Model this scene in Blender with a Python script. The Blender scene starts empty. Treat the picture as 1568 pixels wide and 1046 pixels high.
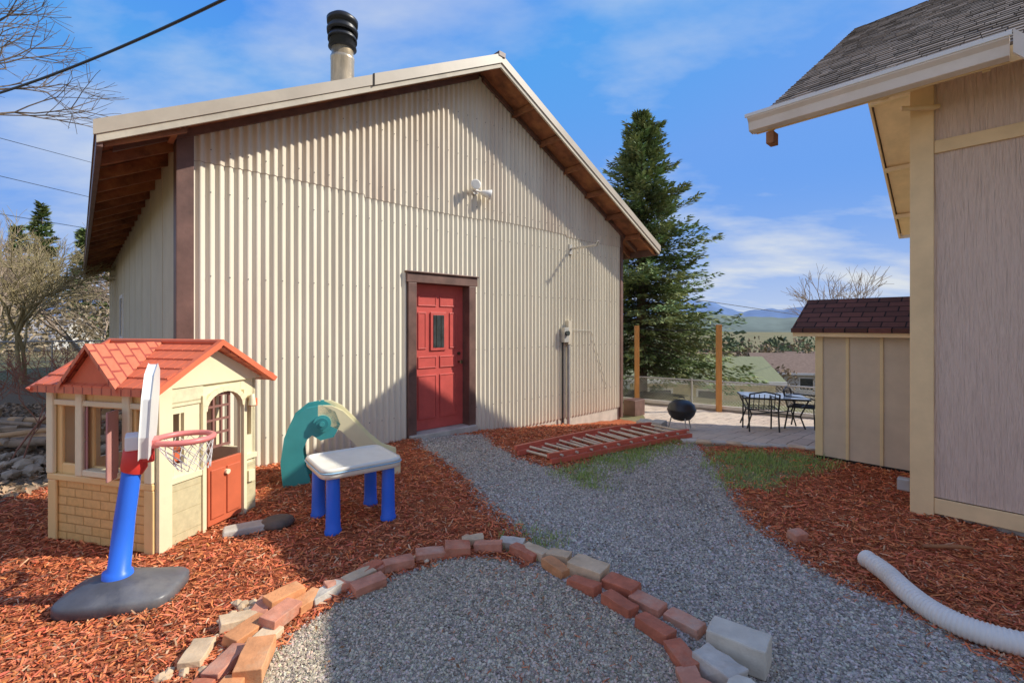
import bpy, math, random
import numpy as np
from mathutils import Vector, Matrix
random.seed(7); rng=np.random.default_rng(7)
S=bpy.context.scene
# ---------------------------------------------------------------- helpers
def link(o,parent=None):
    S.collection.objects.link(o)
    if parent: o.parent=parent
    return o
def frame(o,xd):
    x=Vector((xd[0],xd[1],0)).normalized(); y=Vector((-x.y,x.x,0))
    return Matrix(((x.x,y.x,0,o[0]),(x.y,y.y,0,o[1]),(0,0,1,o[2] if len(o)>2 else 0),(0,0,0,1)))
def empty(name,M=None):
    e=bpy.data.objects.new(name,None); e.empty_display_size=.2
    link(e)
    if M is not None: e.matrix_world=M
    return e
class B:
    def __init__(s): s.v=[];s.f=[];s.m=[];s.mats=[];s.sm=[]
    def mi(s,m):
        if m not in s.mats: s.mats.append(m)
        return s.mats.index(m)
    def add(s,vs,fs,m,smooth=False):
        o=len(s.v); s.v+= [tuple(v) for v in vs]; k=s.mi(m)
        for f in fs: s.f.append(tuple(i+o for i in f)); s.m.append(k); s.sm.append(smooth)
    def box(s,x0,x1,y0,y1,z0,z1,m,T=None):
        vs=[Vector(p) for p in((x0,y0,z0),(x1,y0,z0),(x1,y1,z0),(x0,y1,z0),(x0,y0,z1),(x1,y0,z1),(x1,y1,z1),(x0,y1,z1))]
        if T is not None: vs=[T@v for v in vs]
        s.add(vs,[(0,3,2,1),(4,5,6,7),(0,1,5,4),(1,2,6,5),(2,3,7,6),(3,0,4,7)],m)
    def prism(s,pts,axis,a0,a1,m):
        n=len(pts)
        def P(p,a):
            return (p[0],a,p[1]) if axis=='y' else ((a,p[0],p[1]) if axis=='x' else (p[0],p[1],a))
        vs=[P(p,a0) for p in pts]+[P(p,a1) for p in pts]
        fs=[tuple(range(n)),tuple(range(2*n-1,n-1,-1))]+[(i,(i+1)%n,n+(i+1)%n,n+i) for i in range(n)]
        s.add(vs,fs,m)
    def tube(s,pts,rad,m,seg=10,cap=True,sq=(1,1)):
        pts=[Vector(p) for p in pts]; n=len(pts)
        if not hasattr(rad,'__len__'): rad=[rad]*n
        vs=[];up=None
        for i,p in enumerate(pts):
            d=(pts[min(i+1,n-1)]-pts[max(i-1,0)])
            d=d.normalized() if d.length>1e-9 else Vector((0,0,1))
            if up is None: up=Vector((0,0,1)) if abs(d.z)<.9 else Vector((1,0,0))
            a=d.cross(up)
            if a.length<1e-4: a=d.cross(Vector((0,1,0)))
            a.normalize(); b=a.cross(d).normalized(); up=b
            for k in range(seg):
                t=2*math.pi*k/seg
                vs.append(p+a*math.cos(t)*rad[i]*sq[0]+b*math.sin(t)*rad[i]*sq[1])
        fs=[(i*seg+k,i*seg+(k+1)%seg,(i+1)*seg+(k+1)%seg,(i+1)*seg+k) for i in range(n-1) for k in range(seg)]
        s.add(vs,fs,m,True)
        if cap:
            s.add(vs[:seg],[tuple(range(seg))],m); s.add(vs[-seg:],[tuple(range(seg-1,-1,-1))],m)
    def lathe(s,c,prof,m,seg=24):
        vs=[];n=len(prof)
        for r,z in prof:
            for k in range(seg):
                t=2*math.pi*k/seg; vs.append((c[0]+r*math.cos(t),c[1]+r*math.sin(t),c[2]+z))
        fs=[(i*seg+k,i*seg+(k+1)%seg,(i+1)*seg+(k+1)%seg,(i+1)*seg+k) for i in range(n-1) for k in range(seg)]
        s.add(vs,fs,m,True)
    def obj(s,name,parent=None,M=None,bevel=0,seg=2):
        me=bpy.data.meshes.new(name); me.from_pydata(s.v,[],s.f)
        for m in s.mats: me.materials.append(m)
        me.polygons.foreach_set('material_index',s.m); me.polygons.foreach_set('use_smooth',s.sm)
        me.update()
        o=bpy.data.objects.new(name,me); link(o,parent)
        if M is not None: o.matrix_world=M
        if bevel:
            b=o.modifiers.new('bev','BEVEL'); b.width=bevel; b.segments=seg; b.limit_method='ANGLE'; b.angle_limit=math.radians(40)
        return o
def npmesh(name,V,F,mats,col=None,smooth=False,parent=None):
    me=bpy.data.meshes.new(name); V=np.asarray(V,np.float32); F=np.asarray(F,np.int32)
    me.vertices.add(len(V)); me.vertices.foreach_set('co',V.ravel())
    k=F.shape[1]; me.loops.add(F.size); me.loops.foreach_set('vertex_index',F.ravel())
    me.polygons.add(len(F)); me.polygons.foreach_set('loop_start',np.arange(0,F.size,k,dtype=np.int32))
    me.polygons.foreach_set('use_smooth',np.full(len(F),smooth))
    for m in mats: me.materials.append(m)
    if col is not None:
        a=me.color_attributes.new('Col','FLOAT_COLOR','POINT')
        c=np.ones((len(V),4),np.float32); c[:,:3]=col; a.data.foreach_set('color',c.ravel())
    me.update(calc_edges=True); me.validate()
    o=bpy.data.objects.new(name,me); link(o,parent); return o
def scatter(name,tv,tf,pos,R,scale,col,mat,parent=None):
    tv=np.asarray(tv,float);n=len(pos);k=len(tv)
    v=tv[None]*scale[:,None,:]; v=np.einsum('nij,nkj->nki',R,v)+pos[:,None,:]
    f=np.asarray(tf)[None]+ (np.arange(n)*k)[:,None,None]
    return npmesh(name,v.reshape(-1,3),f.reshape(-1,len(tf[0])),[mat],np.repeat(col,k,axis=0),parent=parent)
def euler(yaw,ax,ay):
    n=len(yaw);z=np.zeros(n);o=np.ones(n)
    c,s=np.cos(yaw),np.sin(yaw);Rz=np.stack([c,-s,z,s,c,z,z,z,o],1).reshape(n,3,3)
    c,s=np.cos(ax),np.sin(ax);Rx=np.stack([o,z,z,z,c,-s,z,s,c],1).reshape(n,3,3)
    c,s=np.cos(ay),np.sin(ay);Ry=np.stack([c,z,s,z,o,z,-s,z,c],1).reshape(n,3,3)
    return Rz@Rx@Ry
def segmesh(name,segs,mat,sides=4,parent=None,col=None):
    P0=np.array([s[0] for s in segs],float);P1=np.array([s[1] for s in segs],float)
    r0=np.array([s[2] for s in segs]);r1=np.array([s[3] for s in segs])
    d=P1-P0; d/=np.linalg.norm(d,axis=1,keepdims=True)+1e-9
    up=np.where(np.abs(d[:,2:3])<.9,np.array([[0,0,1.]]),np.array([[1.,0,0]]))
    a=np.cross(d,up);a/=np.linalg.norm(a,axis=1,keepdims=True);b=np.cross(a,d)
    V=[]
    for P,r in((P0,r0),(P1,r1)):
        for k in range(sides):
            t=2*math.pi*k/sides; V.append(P+(a*math.cos(t)+b*math.sin(t))*r[:,None])
    V=np.stack(V,1);n=len(segs)
    f=np.array([[k,(k+1)%sides,sides+(k+1)%sides,sides+k] for k in range(sides)])
    F=f[None]+(np.arange(n)*2*sides)[:,None,None]
    return npmesh(name,V.reshape(-1,3),F.reshape(-1,4),[mat],smooth=True,parent=parent)
# ---------------------------------------------------------------- materials
def nodes(name):
    m=bpy.data.materials.new(name); m.use_nodes=True; nt=m.node_tree
    return m,nt,nt.nodes['Principled BSDF']
def mixc(nt,f,a,b,bt='MIX'):
    n=nt.nodes.new('ShaderNodeMix'); n.data_type='RGBA'; n.blend_type=bt
    for s,v in((n.inputs[0],f),(n.inputs[6],a),(n.inputs[7],b)):
        if hasattr(v,'is_output'): nt.links.new(v,s)
        else: s.default_value=v if not hasattr(v,'__len__') else (*v[:3],1)
    return n.outputs[2]
def noise(nt,vec,scale,detail=4,rough=.6):
    n=nt.nodes.new('ShaderNodeTexNoise'); n.inputs['Scale'].default_value=scale; n.inputs['Detail'].default_value=detail; n.inputs['Roughness'].default_value=rough
    nt.links.new(vec,n.inputs['Vector']); return n.outputs[0]
def ramp(nt,f,a,b):
    n=nt.nodes.new('ShaderNodeMapRange'); n.inputs[1].default_value=a; n.inputs[2].default_value=b; nt.links.new(f,n.inputs[0]); return n.outputs[0]
def coord(nt,sc=(1,1,1),kind='Object'):
    t=nt.nodes.new('ShaderNodeTexCoord'); mp=nt.nodes.new('ShaderNodeMapping'); mp.inputs['Scale'].default_value=sc
    nt.links.new(t.outputs[kind],mp.inputs[0]); return mp.outputs[0]
def bump(nt,bs,h,st=.3,dist=.01):
    n=nt.nodes.new('ShaderNodeBump'); n.inputs['Strength'].default_value=st; n.inputs['Distance'].default_value=dist
    nt.links.new(h,n.inputs['Height']); nt.links.new(n.outputs[0],bs.inputs['Normal'])
def mat(name,col,rough=.6,var=.18,scale=6,bmp=.15,bscale=60,metal=0,st=(1,1,1),dirt=None,spec=.5,dlo=.5,dhi=.75,bd=.005):
    m,nt,bs=nodes(name); v=coord(nt,st)
    n=noise(nt,v,scale,5); f=ramp(nt,n,.3,.7)
    c=mixc(nt,f,[x*(1-var) for x in col],[min(1,x*(1+var)) for x in col])
    if dirt:
        n2=noise(nt,v,scale*.35,6,.7); c=mixc(nt,ramp(nt,n2,dlo,dhi),c,dirt)
    nt.links.new(c,bs.inputs['Base Color']); bs.inputs['Roughness'].default_value=rough; bs.inputs['Metallic'].default_value=metal
    bs.inputs['Specular IOR Level'].default_value=spec
    if bmp: bump(nt,bs,noise(nt,v,bscale,3),bmp,bd)
    return m
def attrmat(name,rough=.85):
    m,nt,bs=nodes(name); a=nt.nodes.new('ShaderNodeAttribute'); a.attribute_name='Col'
    nt.links.new(a.outputs[0],bs.inputs['Base Color']); bs.inputs['Roughness'].default_value=rough; bs.inputs['Specular IOR Level'].default_value=.2
    return m
def brickmat(name,c1,c2,mortar,w,h,ms,rough=.8,rot=None,bmp=.4,offs=.5,dist=.01):
    m,nt,bs=nodes(name); t=nt.nodes.new('ShaderNodeTexCoord'); mp=nt.nodes.new('ShaderNodeMapping'); nt.links.new(t.outputs['Object'],mp.inputs[0])
    if rot: mp.inputs['Rotation'].default_value=rot
    b=nt.nodes.new('ShaderNodeTexBrick'); nt.links.new(mp.outputs[0],b.inputs['Vector']); b.inputs['Scale'].default_value=1
    b.inputs['Brick Width'].default_value=w; b.inputs['Row Height'].default_value=h; b.inputs['Mortar Size'].default_value=ms; b.inputs['Mortar Smooth'].default_value=.3
    b.offset=offs
    b.inputs['Color1'].default_value=(*c1,1); b.inputs['Color2'].default_value=(*c2,1); b.inputs['Mortar'].default_value=(*mortar,1)
    n=noise(nt,t.outputs['Object'],25,5); c=mixc(nt,.5,b.outputs[0],mixc(nt,ramp(nt,n,.25,.75),(.5,.5,.5),(1,1,1)),'MULTIPLY')
    nt.links.new(c,bs.inputs['Base Color']); bs.inputs['Roughness'].default_value=rough
    inv=nt.nodes.new('ShaderNodeMath'); inv.operation='SUBTRACT'; inv.inputs[0].default_value=1; nt.links.new(b.outputs['Fac'],inv.inputs[1])
    bump(nt,bs,inv.outputs[0],bmp,dist); return m
M_SID=mat('siding_metal',(.82,.755,.60),.5,.05,2,.05,dirt=(.69,.615,.47),st=(3,3,.3),spec=.3,dlo=.45,dhi=.8)
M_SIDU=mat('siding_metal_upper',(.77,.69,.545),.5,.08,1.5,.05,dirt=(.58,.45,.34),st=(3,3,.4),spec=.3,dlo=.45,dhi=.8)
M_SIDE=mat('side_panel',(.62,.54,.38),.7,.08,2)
M_BRN=mat('brown_trim',(.16,.085,.065),.5,.3,5,.2)
M_WOOD=mat('soffit_wood',(.24,.092,.042),.8,.5,5,.4,dirt=(.50,.22,.08))
M_FAS=mat('fascia_metal',(.48,.41,.315),.45,.1,2,.05,dirt=(.38,.315,.24))
M_FAS2=mat('fascia_board',(.56,.495,.385),.65,.12,4,.1,dirt=(.38,.33,.26))
M_CONC=mat('concrete',(.54,.49,.41),.9,.2,6,.4)
M_RDOOR=mat('red_door_paint',(.62,.105,.085),.4,.12,5,.05)
M_GLASS=mat('dark_glass',(.05,.06,.06),.08,.3,8,0)
M_STEEL=mat('stainless',(.70,.55,.36),.3,.35,2,.05,metal=.7,st=(6,6,1))
M_BRZ=mat('bronze',(.12,.09,.05),.4,metal=.6)
M_BLK=mat('black_metal',(.02,.02,.022),.4,.3,5,.1)
M_DK=mat('dark_interior',(.03,.025,.02),.9)
M_WHT=mat('white_paint',(.82,.80,.75),.45,.05,4,.05)
M_GUT=mat('gutter_paint',(.84,.75,.65),.4,.06,3,.05,dirt=(.70,.60,.49))
M_GREY=mat('grey_metal',(.47,.45,.41),.45,.15,6,.1,metal=.3)
M_CRM=mat('cream_trim',(.88,.64,.34),.65,.1,4,.15)
M_MAU=mat('mauve_siding',(.76,.58,.455),.8,.05,5,1,6,st=(9,9,.5),bd=.03)
M_SHEDP=mat('shed_panel',(.70,.58,.41),.8,.08,4,.2)
M_SHEDT=mat('shed_batten',(.85,.67,.36),.7,.08,4,.1)
M_SHG=brickmat('shingles',(.25,.20,.16),(.12,.10,.085),(.04,.033,.03),.17,.11,.012,.95,bmp=.9,dist=.02)
M_SHG2=brickmat('shed_shingles',(.22,.088,.066),(.12,.055,.042),(.03,.016,.014),.2,.1,.008,.95,bmp=.7)
M_POST=mat('orange_post',(.62,.28,.08),.7,.15,4,.2,st=(4,4,1))
M_LWHT=mat('weathered_white',(.68,.63,.55),.7,.15,5,.2)
# ---------------------------------------------------------------- geometry constants
u=np.array([.735,.678]); v=np.array([-.678,.735])
def sstep(t): t=np.clip(t,0,1); return t*t*(3-2*t)
def H(x,y):
    x=np.asarray(x,float);y=np.asarray(y,float)
    p=x*u[0]+y*u[1]
    z=-.4*sstep((y-6)/4)
    z=z*(sstep((x+6)/4))
    z=z-2.9*sstep((p-12)/9)-9*sstep((p-24)/140)
    r=np.hypot(x,y)
    z=z+ .25*np.sin(x*.11+1)*np.cos(y*.09)*sstep((r-16)/20)
    return z
def Hs(x,y): return float(H(x,y))
def sdist(px,py,poly):
    d=np.full(px.shape,1e9);ins=np.zeros(px.shape,bool);n=len(poly)
    for i in range(n):
        ax,ay=poly[i];bx,by=poly[(i+1)%n];ex,ey=bx-ax,by-ay
        t=np.clip(((px-ax)*ex+(py-ay)*ey)/(ex*ex+ey*ey),0,1)
        d=np.minimum(d,np.hypot(px-ax-t*ex,py-ay-t*ey))
        c=((ay>py)!=(by>py)); xx=(bx-ax)*(py-ay)/((by-ay) if by!=ay else 1e-9)+ax
        ins^=c&(px<xx)
    return np.where(ins,-d,d)
PATH=[(-1.30,6.5),(-1.1,5.85),(-.573,4.91),(-.185,3.93),(.076,3.43),(.1,3.1),(.1,2.2),(.4,1.2),(.5,0),(2.6,0),(2.35,1.5),(2.18,2.0),(2.15,2.23),(2.08,2.51),(1.92,2.75),(1.84,3.0),(1.82,3.66),(1.98,4.32),(2.2,5.02),(2.3,5.68),(2.35,6.1),(1.17,5.4),(.55,4.85),(.05,5.35),(-.25,6.0),(-.42,6.7)]
RING=[(-1.1,0.),(-1.17,1.2),(-1.15,1.9),(-1.07,2.3),(-.90,2.62),(-.70,2.85),(-.44,3.0),(-.149,3.06),(.13,2.93),(.35,2.7),(.56,2.45),(.70,2.2),(.76,1.9),(.8,1.4),(.7,0)]
PATIO=[(3.75,5.75),(2.95,5.9),(2.4,6.15),(2.15,7.0),(2.45,8.3),(2.75,9.7),(3.1,11.75),(6.4,9.75),(8.5,7.6),(6,4.8)]
GR1=[(2.05,4.4),(2.35,4.3),(2.7,4.6),(3.25,4.98),(3.6,5.3),(3.4,5.5),(2.9,5.6),(2.4,5.5),(2.2,5.1)]
GR2=[(.45,4.9),(.62,4.45),(.85,4.35),(1.0,4.8),(1.5,5.25),(2.1,5.85),(2.2,6.1),(1.6,5.9),(.9,5.3)]
GR3=[(.0,3.2),(.05,3.45),(.28,3.35),(.22,3.1)]
MUL=[(-4.9,0),(-4.7,3.5),(-4.35,4.4),(-3.4,4.9),(-1.4,6.6),(1.0,8.8),(2.1,9.8),(2.5,9.0),(2.1,7.2),(2.45,5.9),(3.4,5.9),(4.5,5.2),(5.5,3.0),(8,0)]
DIRT=[(-16,2),(-16,12),(-9,13),(-3.2,6),(-4,4),(-4.6,2)]
def lin(a,b,n): return list(np.linspace(a,b,n,endpoint=False))
def geo(a,b,n): return list(np.geomspace(a,b,n))
xs=[-t for t in geo(5.2,6000,60)][::-1]+lin(-5,8,260)+geo(8,6000,50)
ys=[-t for t in geo(.6,300,15)][::-1]+lin(-.2,12.2,248)+geo(12.2,8000,60)
gx,gy=np.meshgrid(xs,ys); gz=H(gx,gy)
near=(gx>-5.2)&(gx<8)&(gy>-1)&(gy<12.5)
def micro(x,y): return np.sin(x*7.1+y*3.3)*np.cos(y*6.2-x*2.1)*.010+np.sin(x*17+y*11)*np.sin(y*19-x*7)*.005
gz=gz+micro(gx,gy)*near
nx,ny=len(xs),len(ys)
V=np.stack([gx,gy,gz],-1).reshape(-1,3)
ii=(np.arange(ny-1)[:,None]*nx+np.arange(nx-1)[None]).ravel()
F=np.stack([ii,ii+1,ii+nx+1,ii+nx],1)
m,nt,bs=nodes('ground_mat')
def attr(nm):
    a=nt.nodes.new('ShaderNodeAttribute'); a.attribute_name=nm; return a.outputs['Fac']
vec=coord(nt)
edge=noise(nt,vec,9,4)
def rag(nm,amt=.55):
    a=nt.nodes.new('ShaderNodeMath');a.operation='MULTIPLY_ADD'; nt.links.new(edge,a.inputs[0]); a.inputs[1].default_value=amt; a.inputs[2].default_value=-amt/2
    b=nt.nodes.new('ShaderNodeMath');b.operation='ADD'; nt.links.new(attr(nm),b.inputs[0]); nt.links.new(a.outputs[0],b.inputs[1])
    return ramp(nt,b.outputs[0],.42,.58)
n1=noise(nt,vec,60,5,.7); n2=noise(nt,vec,2.2,4); n3=noise(nt,vec,110,3,.8); n4=noise(nt,vec,.05,4); n5=noise(nt,vec,.6,6,.7)
far=mixc(nt,ramp(nt,n4,.35,.65),(.24,.20,.10),(.12,.15,.06)); far=mixc(nt,ramp(nt,n5,.4,.7),far,(.28,.22,.13))
dirt=mixc(nt,ramp(nt,n1,.3,.7),(.10,.07,.045),(.36,.275,.18))
mul=mixc(nt,ramp(nt,n1,.3,.7),(.18,.042,.020),(.62,.19,.08)); mul=mixc(nt,ramp(nt,n2,.4,.8),mul,(.40,.12,.052))
gra=mixc(nt,ramp(nt,n3,.3,.7),(.22,.20,.17),(.60,.545,.465)); gra=mixc(nt,ramp(nt,n2,.45,.8),gra,(.39,.345,.27))
san=mixc(nt,ramp(nt,n3,.3,.7),(.22,.19,.14),(.60,.52,.395))
grs=mixc(nt,ramp(nt,n1,.3,.7),(.13,.19,.05),(.36,.32,.16))
br=nt.nodes.new('ShaderNodeTexBrick'); mp=nt.nodes.new('ShaderNodeMapping'); mp.inputs['Rotation'].default_value=(0,0,math.radians(-43)); nt.links.new(vec,mp.inputs[0]); nt.links.new(mp.outputs[0],br.inputs[0]); br.inputs['Scale'].default_value=1; br.inputs['Brick Width'].default_value=.4; br.inputs['Row Height'].default_value=.2; br.inputs['Mortar Size'].default_value=.008
br.inputs['Color1'].default_value=(.68,.54,.42,1); br.inputs['Color2'].default_value=(.57,.45,.35,1); br.inputs['Mortar'].default_value=(.27,.21,.165,1)
pat=mixc(nt,ramp(nt,n5,.4,.7),br.outputs[0],(.68,.58,.46))
c=mixc(nt,rag('m_dirt'),far,dirt); c=mixc(nt,rag('m_mulch'),c,mul); c=mixc(nt,rag('m_gravel'),c,gra); c=mixc(nt,rag('m_sand',.1),c,san); c=mixc(nt,rag('m_grass',.9),c,grs); c=mixc(nt,rag('m_patio',.05),c,pat)
nt.links.new(c,bs.inputs['Base Color']); bs.inputs['Roughness'].default_value=.95; bs.inputs['Specular IOR Level'].default_value=.15
bump(nt,bs,n1,.6,.02)
g=npmesh('ground',V,F,[m],smooth=True)
def mask(polys,soft,X,Y):
    r=np.zeros(X.shape)
    for p in polys: r=np.maximum(r,np.clip(.5-sdist(X,Y,p)/soft,0,1))
    return r
for nm,pl,so in(('m_gravel',[PATH],.22),('m_sand',[RING],.08),('m_patio',[PATIO],.07),('m_grass',[GR1,GR2,GR3],.35),('m_mulch',[MUL],.3),('m_dirt',[DIRT],1.0)):
    a=g.data.attributes.new(nm,'FLOAT','POINT'); a.data.foreach_set('value',mask(pl,so,V[:,0],V[:,1]).astype(np.float32))
def samp(n,x0,x1,y0,y1,pw=1.6):
    t=rng.random(n); a=1-pw; y=(y0**a+t*(y1**a-y0**a))**(1/a)
    x=x0+(x1-x0)*rng.random(n); return x,y
OCT=np.array([(1,0,0),(0,1,0),(-1,0,0),(0,-1,0),(0,0,.8),(0,0,-.8)]);OF=[(0,1,4),(1,2,4),(2,3,4),(3,0,4),(1,0,5),(2,1,5),(3,2,5),(0,3,5)]
PYR=np.array([(1,.2,-.3),(.3,1,-.3),(-.9,.5,-.3),(-.6,-.9,-.3),(.7,-.8,-.3),(.45,.1,.7),(-.4,-.1,.6)]);PF=[(0,1,5),(1,2,6),(5,1,6),(2,3,6),(3,4,6),(6,4,5),(4,0,5)]
x,y=samp(340000,-1.4,2.9,1.2,7.0,1.6)
mg=np.maximum(mask([PATH],.3,x,y),mask([RING],.06,x,y)); mg*=1-mask([PATIO],.1,x,y)*1
k=rng.random(len(x))<mg; x,y=x[k],y[k]; n=len(x); sand=mask([RING],.06,x,y)>.5
sz=(.0034+.0062*rng.random(n)**2.6)*np.where(sand,.9,1)*(1+ .05*y)
sc=np.stack([sz*(1+.4*rng.random(n)),sz,sz*.9],1)
base=np.where(sand[:,None],[[.58,.485,.365]],[[.54,.49,.42]])
tr=(.5+.5*np.sin(x*2.3+y*1.1)*np.cos(y*1.7-x*.8))[:,None]; base=base*(1-.16*tr)+np.array([[.03,.015,0]])*tr
colr=base*(.42+1.0*rng.random((n,1)))*(1+.05*rng.standard_normal((n,3)))
M_ST=attrmat('gravel_stone')
scatter('gravel',PYR,PF,np.stack([x,y,H(x,y)+micro(x,y)+sz*.2],1),euler(rng.random(n)*6.3,rng.normal(0,.5,n),rng.normal(0,.5,n)),sc,np.clip(colr,.03,.85),M_ST)
x,y=samp(210000,-4.9,4.6,1.3,8.5,1.7)
mk=mask([MUL],.3,x,y)*(1-np.maximum(mask([PATH],.12,x,y),mask([RING],.1,x,y)))*(1-mask([PATIO],.1,x,y))*(1-.8*mask([GR1,GR2],.4,x,y))
kk=rng.random(len(x))<mk; x,y=x[kk],y[kk]; n=len(x)
CH=np.array([(-1,-.5,0),(-1,.5,0),(0,-.6,.25),(0,.6,.25),(1,-.4,0),(1,.4,0)]);CF=[(0,2,3,1),(2,4,5,3)]
L=.008+.022*rng.random(n)**1.5; W=.003+.004*rng.random(n)
L*=1+.05*y; W*=1+.10*y
colr=np.array([[.76,.225,.095]])*(.34+.95*rng.random((n,1)))*(1+.10*rng.standard_normal((n,3))); q=rng.random(n)<.07; colr[q]=np.array([.70,.42,.24])*(.6+.6*rng.random((q.sum(),1)))
M_CHIP=attrmat('mulch_chip')
scatter('mulch',CH,CF,np.stack([x,y,H(x,y)+micro(x,y)+.003+.014*rng.random(n)],1),euler(rng.random(n)*6.3,rng.normal(0,.5,n),rng.normal(0,.28,n)),np.stack([L,W,W],1),np.clip(colr,.01,.85),M_CHIP)
x,y=samp(9000,-1.2,2.6,1.5,7.0,1.5); k=rng.random(len(x))<(mask([PATH],.9,x,y)*(1-mask([PATH],.9,x,y))*4)*.7; x,y=x[k],y[k]; n=len(x); L=.006+.012*rng.random(n)
scatter('mulch_stray',CH,CF,np.stack([x,y,H(x,y)+micro(x,y)+.012],1),euler(rng.random(n)*6.3,rng.normal(0,.4,n),rng.normal(0,.2,n)),np.stack([L,L*.25,L*.25],1),np.array([[.6,.2,.09]])*(.4+.8*rng.random((n,1))),M_CHIP)
def grass(name,polys,n,box,hmax=.09,soft=.4,cols=((.19,.36,.06),(.50,.50,.19))):
    x=box[0]+(box[1]-box[0])*rng.random(n); y=box[2]+(box[3]-box[2])*rng.random(n)
    cl=.5+.5*np.sin(x*9+np.sin(y*7)*2)*np.cos(y*11+np.sin(x*5)*2)
    k=rng.random(n)<mask(polys,soft,x,y)*(.14+.86*cl**1.7); x,y=x[k],y[k];n=len(x)
    BL=np.array([(-.5,0,0),(.5,0,0),(.35,.12,.5),(-.35,.12,.5),(0,.4,1),(0,.4,1.001)]);BF=[(0,1,2,3),(3,2,4,5)]
    h=hmax*(.35+.65*rng.random(n)); w=.004+.004*rng.random(n); t=rng.random((n,1))
    col=np.array(cols[0])*(1-t)+np.array(cols[1])*t
    scatter(name,BL,BF,np.stack([x,y,H(x,y)],1),euler(rng.random(n)*6.3,rng.normal(0,.35,n),rng.normal(0,.35,n)),np.stack([w,h,h],1),col,M_GRS)
M_GRS=attrmat('grass_blade',.7)
grass('grass',[GR1,GR2,GR3],75000,(-.1,3.8,3,6.2),.08)
# ---------------------------------------------------------------- BARN
A=(-3.245,4.59,0); MB=frame(A,u); barn=empty('barn',MB)
LEN=7.43; DEP=14.0; EV=.6; OV=.5; Z0=3.15; SL=.512; MID=LEN/2
def rt(s): return Z0+SL*(EV+ (s if s<MID else LEN-s))
pitch=.085; ds=pitch/8; ss=np.arange(0.0,LEN+ds/2,ds); rtv=Z0+SL*(EV+np.where(ss<MID,ss,LEN-ss))
yy=-.0155*np.cos(2*np.pi*ss/pitch)-.0165
door=(ss>2.52)&(ss<3.60)
zb=np.where(door,2.13,-.14)
seam=3.14+.010*np.sin(ss*1.7)-.03*(np.floor(ss/1.9)%2)+.0*ss
zt=rtv-.09
def strip(name,za,zb_,yo,m):
    n=len(ss); Vv=np.concatenate([np.stack([ss,yy+yo,za],1),np.stack([ss,yy+yo,zb_],1)]); i=np.arange(n-1); Ff=np.stack([i,i+1,n+i+1,n+i],1)
    return npmesh(name,Vv,Ff,[m],smooth=True,parent=barn)
strip('corrugated_wall_lower',zb,seam+.06,0,M_SID)
strip('corrugated_wall_upper',seam,zt,-.010,M_SIDU)
n=len(ss); Vv=np.concatenate([np.stack([ss,yy-.010,seam],1),np.stack([ss,yy+.002,seam],1)]); i=np.arange(n-1); npmesh('sheet_lap_edge',Vv,np.stack([i,i+1,n+i+1,n+i],1),[M_BRN],parent=barn)
b=B()
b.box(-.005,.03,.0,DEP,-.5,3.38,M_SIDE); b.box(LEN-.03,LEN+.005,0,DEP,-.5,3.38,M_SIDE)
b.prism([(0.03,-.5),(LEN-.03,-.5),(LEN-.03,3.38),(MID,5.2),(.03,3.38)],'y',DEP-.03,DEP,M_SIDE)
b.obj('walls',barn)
b=B(); b.box(.02,2.5,.005,.15,-.6,-.10,M_CONC); b.box(3.62,LEN-.01,.0,.15,-.6,-.10,M_CONC); b.box(2.5,3.62,-.12,.3,-.4,.045,M_CONC)
b.obj('foundation',barn,bevel=.01)
b=B()
b.box(-.03,.11,-.055,.0,-.1,3.42,M_BRN); b.box(-.035,-.006,-.054,.12,-.1,3.4,M_BRN)
b.box(LEN-.05,LEN+.03,-.05,.0,-.35,3.35,M_BRN); b.obj('corner_trim',barn,bevel=.004)
b=B()
for t in np.arange(1.2,DEP,1.2): b.box(-.009,-.005,t,t+.02,-.3,3.35,M_SIDE)
b.box(-.03,-.004,7.6,7.68,1.2,2.2,M_WHT);b.box(-.03,-.004,8.5,8.58,1.2,2.2,M_WHT);b.box(-.03,-.004,7.68,8.5,2.12,2.2,M_WHT);b.box(-.03,-.004,7.68,8.5,1.2,1.28,M_WHT);b.box(-.015,-.004,7.68,8.5,1.28,2.12,M_GLASS)
b.obj('side_window',barn)
b=B(); th=.05
for sgn in(0,1):
    def X(s): return s if sgn==0 else LEN-s
    P=[(X(-EV),Z0-.01),(X(MID),rt(MID)-.01),(X(MID),rt(MID)-.01-th),(X(-EV),Z0-.01-th)]
    b.prism(P,'y',-OV,DEP+.4,M_WOOD)
    P=[(X(-EV-.03),Z0+.0),(X(MID),rt(MID)+.02),(X(MID),rt(MID)-.008),(X(-EV-.03),Z0-.023)]
    b.prism(P,'y',-OV-.03,DEP+.43,M_FAS)
b.obj('roof',barn)
b=B()
for sgn in(0,1):
    def X(s): return s if sgn==0 else LEN-s
    def rake(y0,y1,t0,t1,m,e=0):
        P=[(X(-EV-e),Z0-t0-e*SL),(X(MID),rt(MID)-t0),(X(MID),rt(MID)-t1),(X(-EV-e),Z0-t1-e*SL)]
        b.prism(P,'y',y0,y1,m)
    rake(-OV-.045,-OV-.031,-.025,.095,M_FAS,.04)
    rake(-OV-.03,-OV-.001,.03,.16,M_FAS2,.02)
    if sgn==0:
        s0=1.75; b.prism([(s0,rt(s0)+.035),(s0+.02,rt(s0)+.045),(s0+.02,rt(s0)-.10),(s0,rt(s0)-.11)],'y',-OV-.05,-OV-.044,M_DK)
        s1=1.77; b.prism([(s1,rt(s1)+.033),(MID+.0,rt(MID)+.033),(MID,rt(MID)-.100),(s1,rt(s1)-.100)],'y',-OV-.051,-OV-.0455,M_FAS)
b.box(MID-.06,MID+.06,-OV-.06,-OV+.25,rt(MID)-.02,rt(MID)+.045,M_BRN)
b.obj('rake_trim',barn)
b=B()
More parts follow.
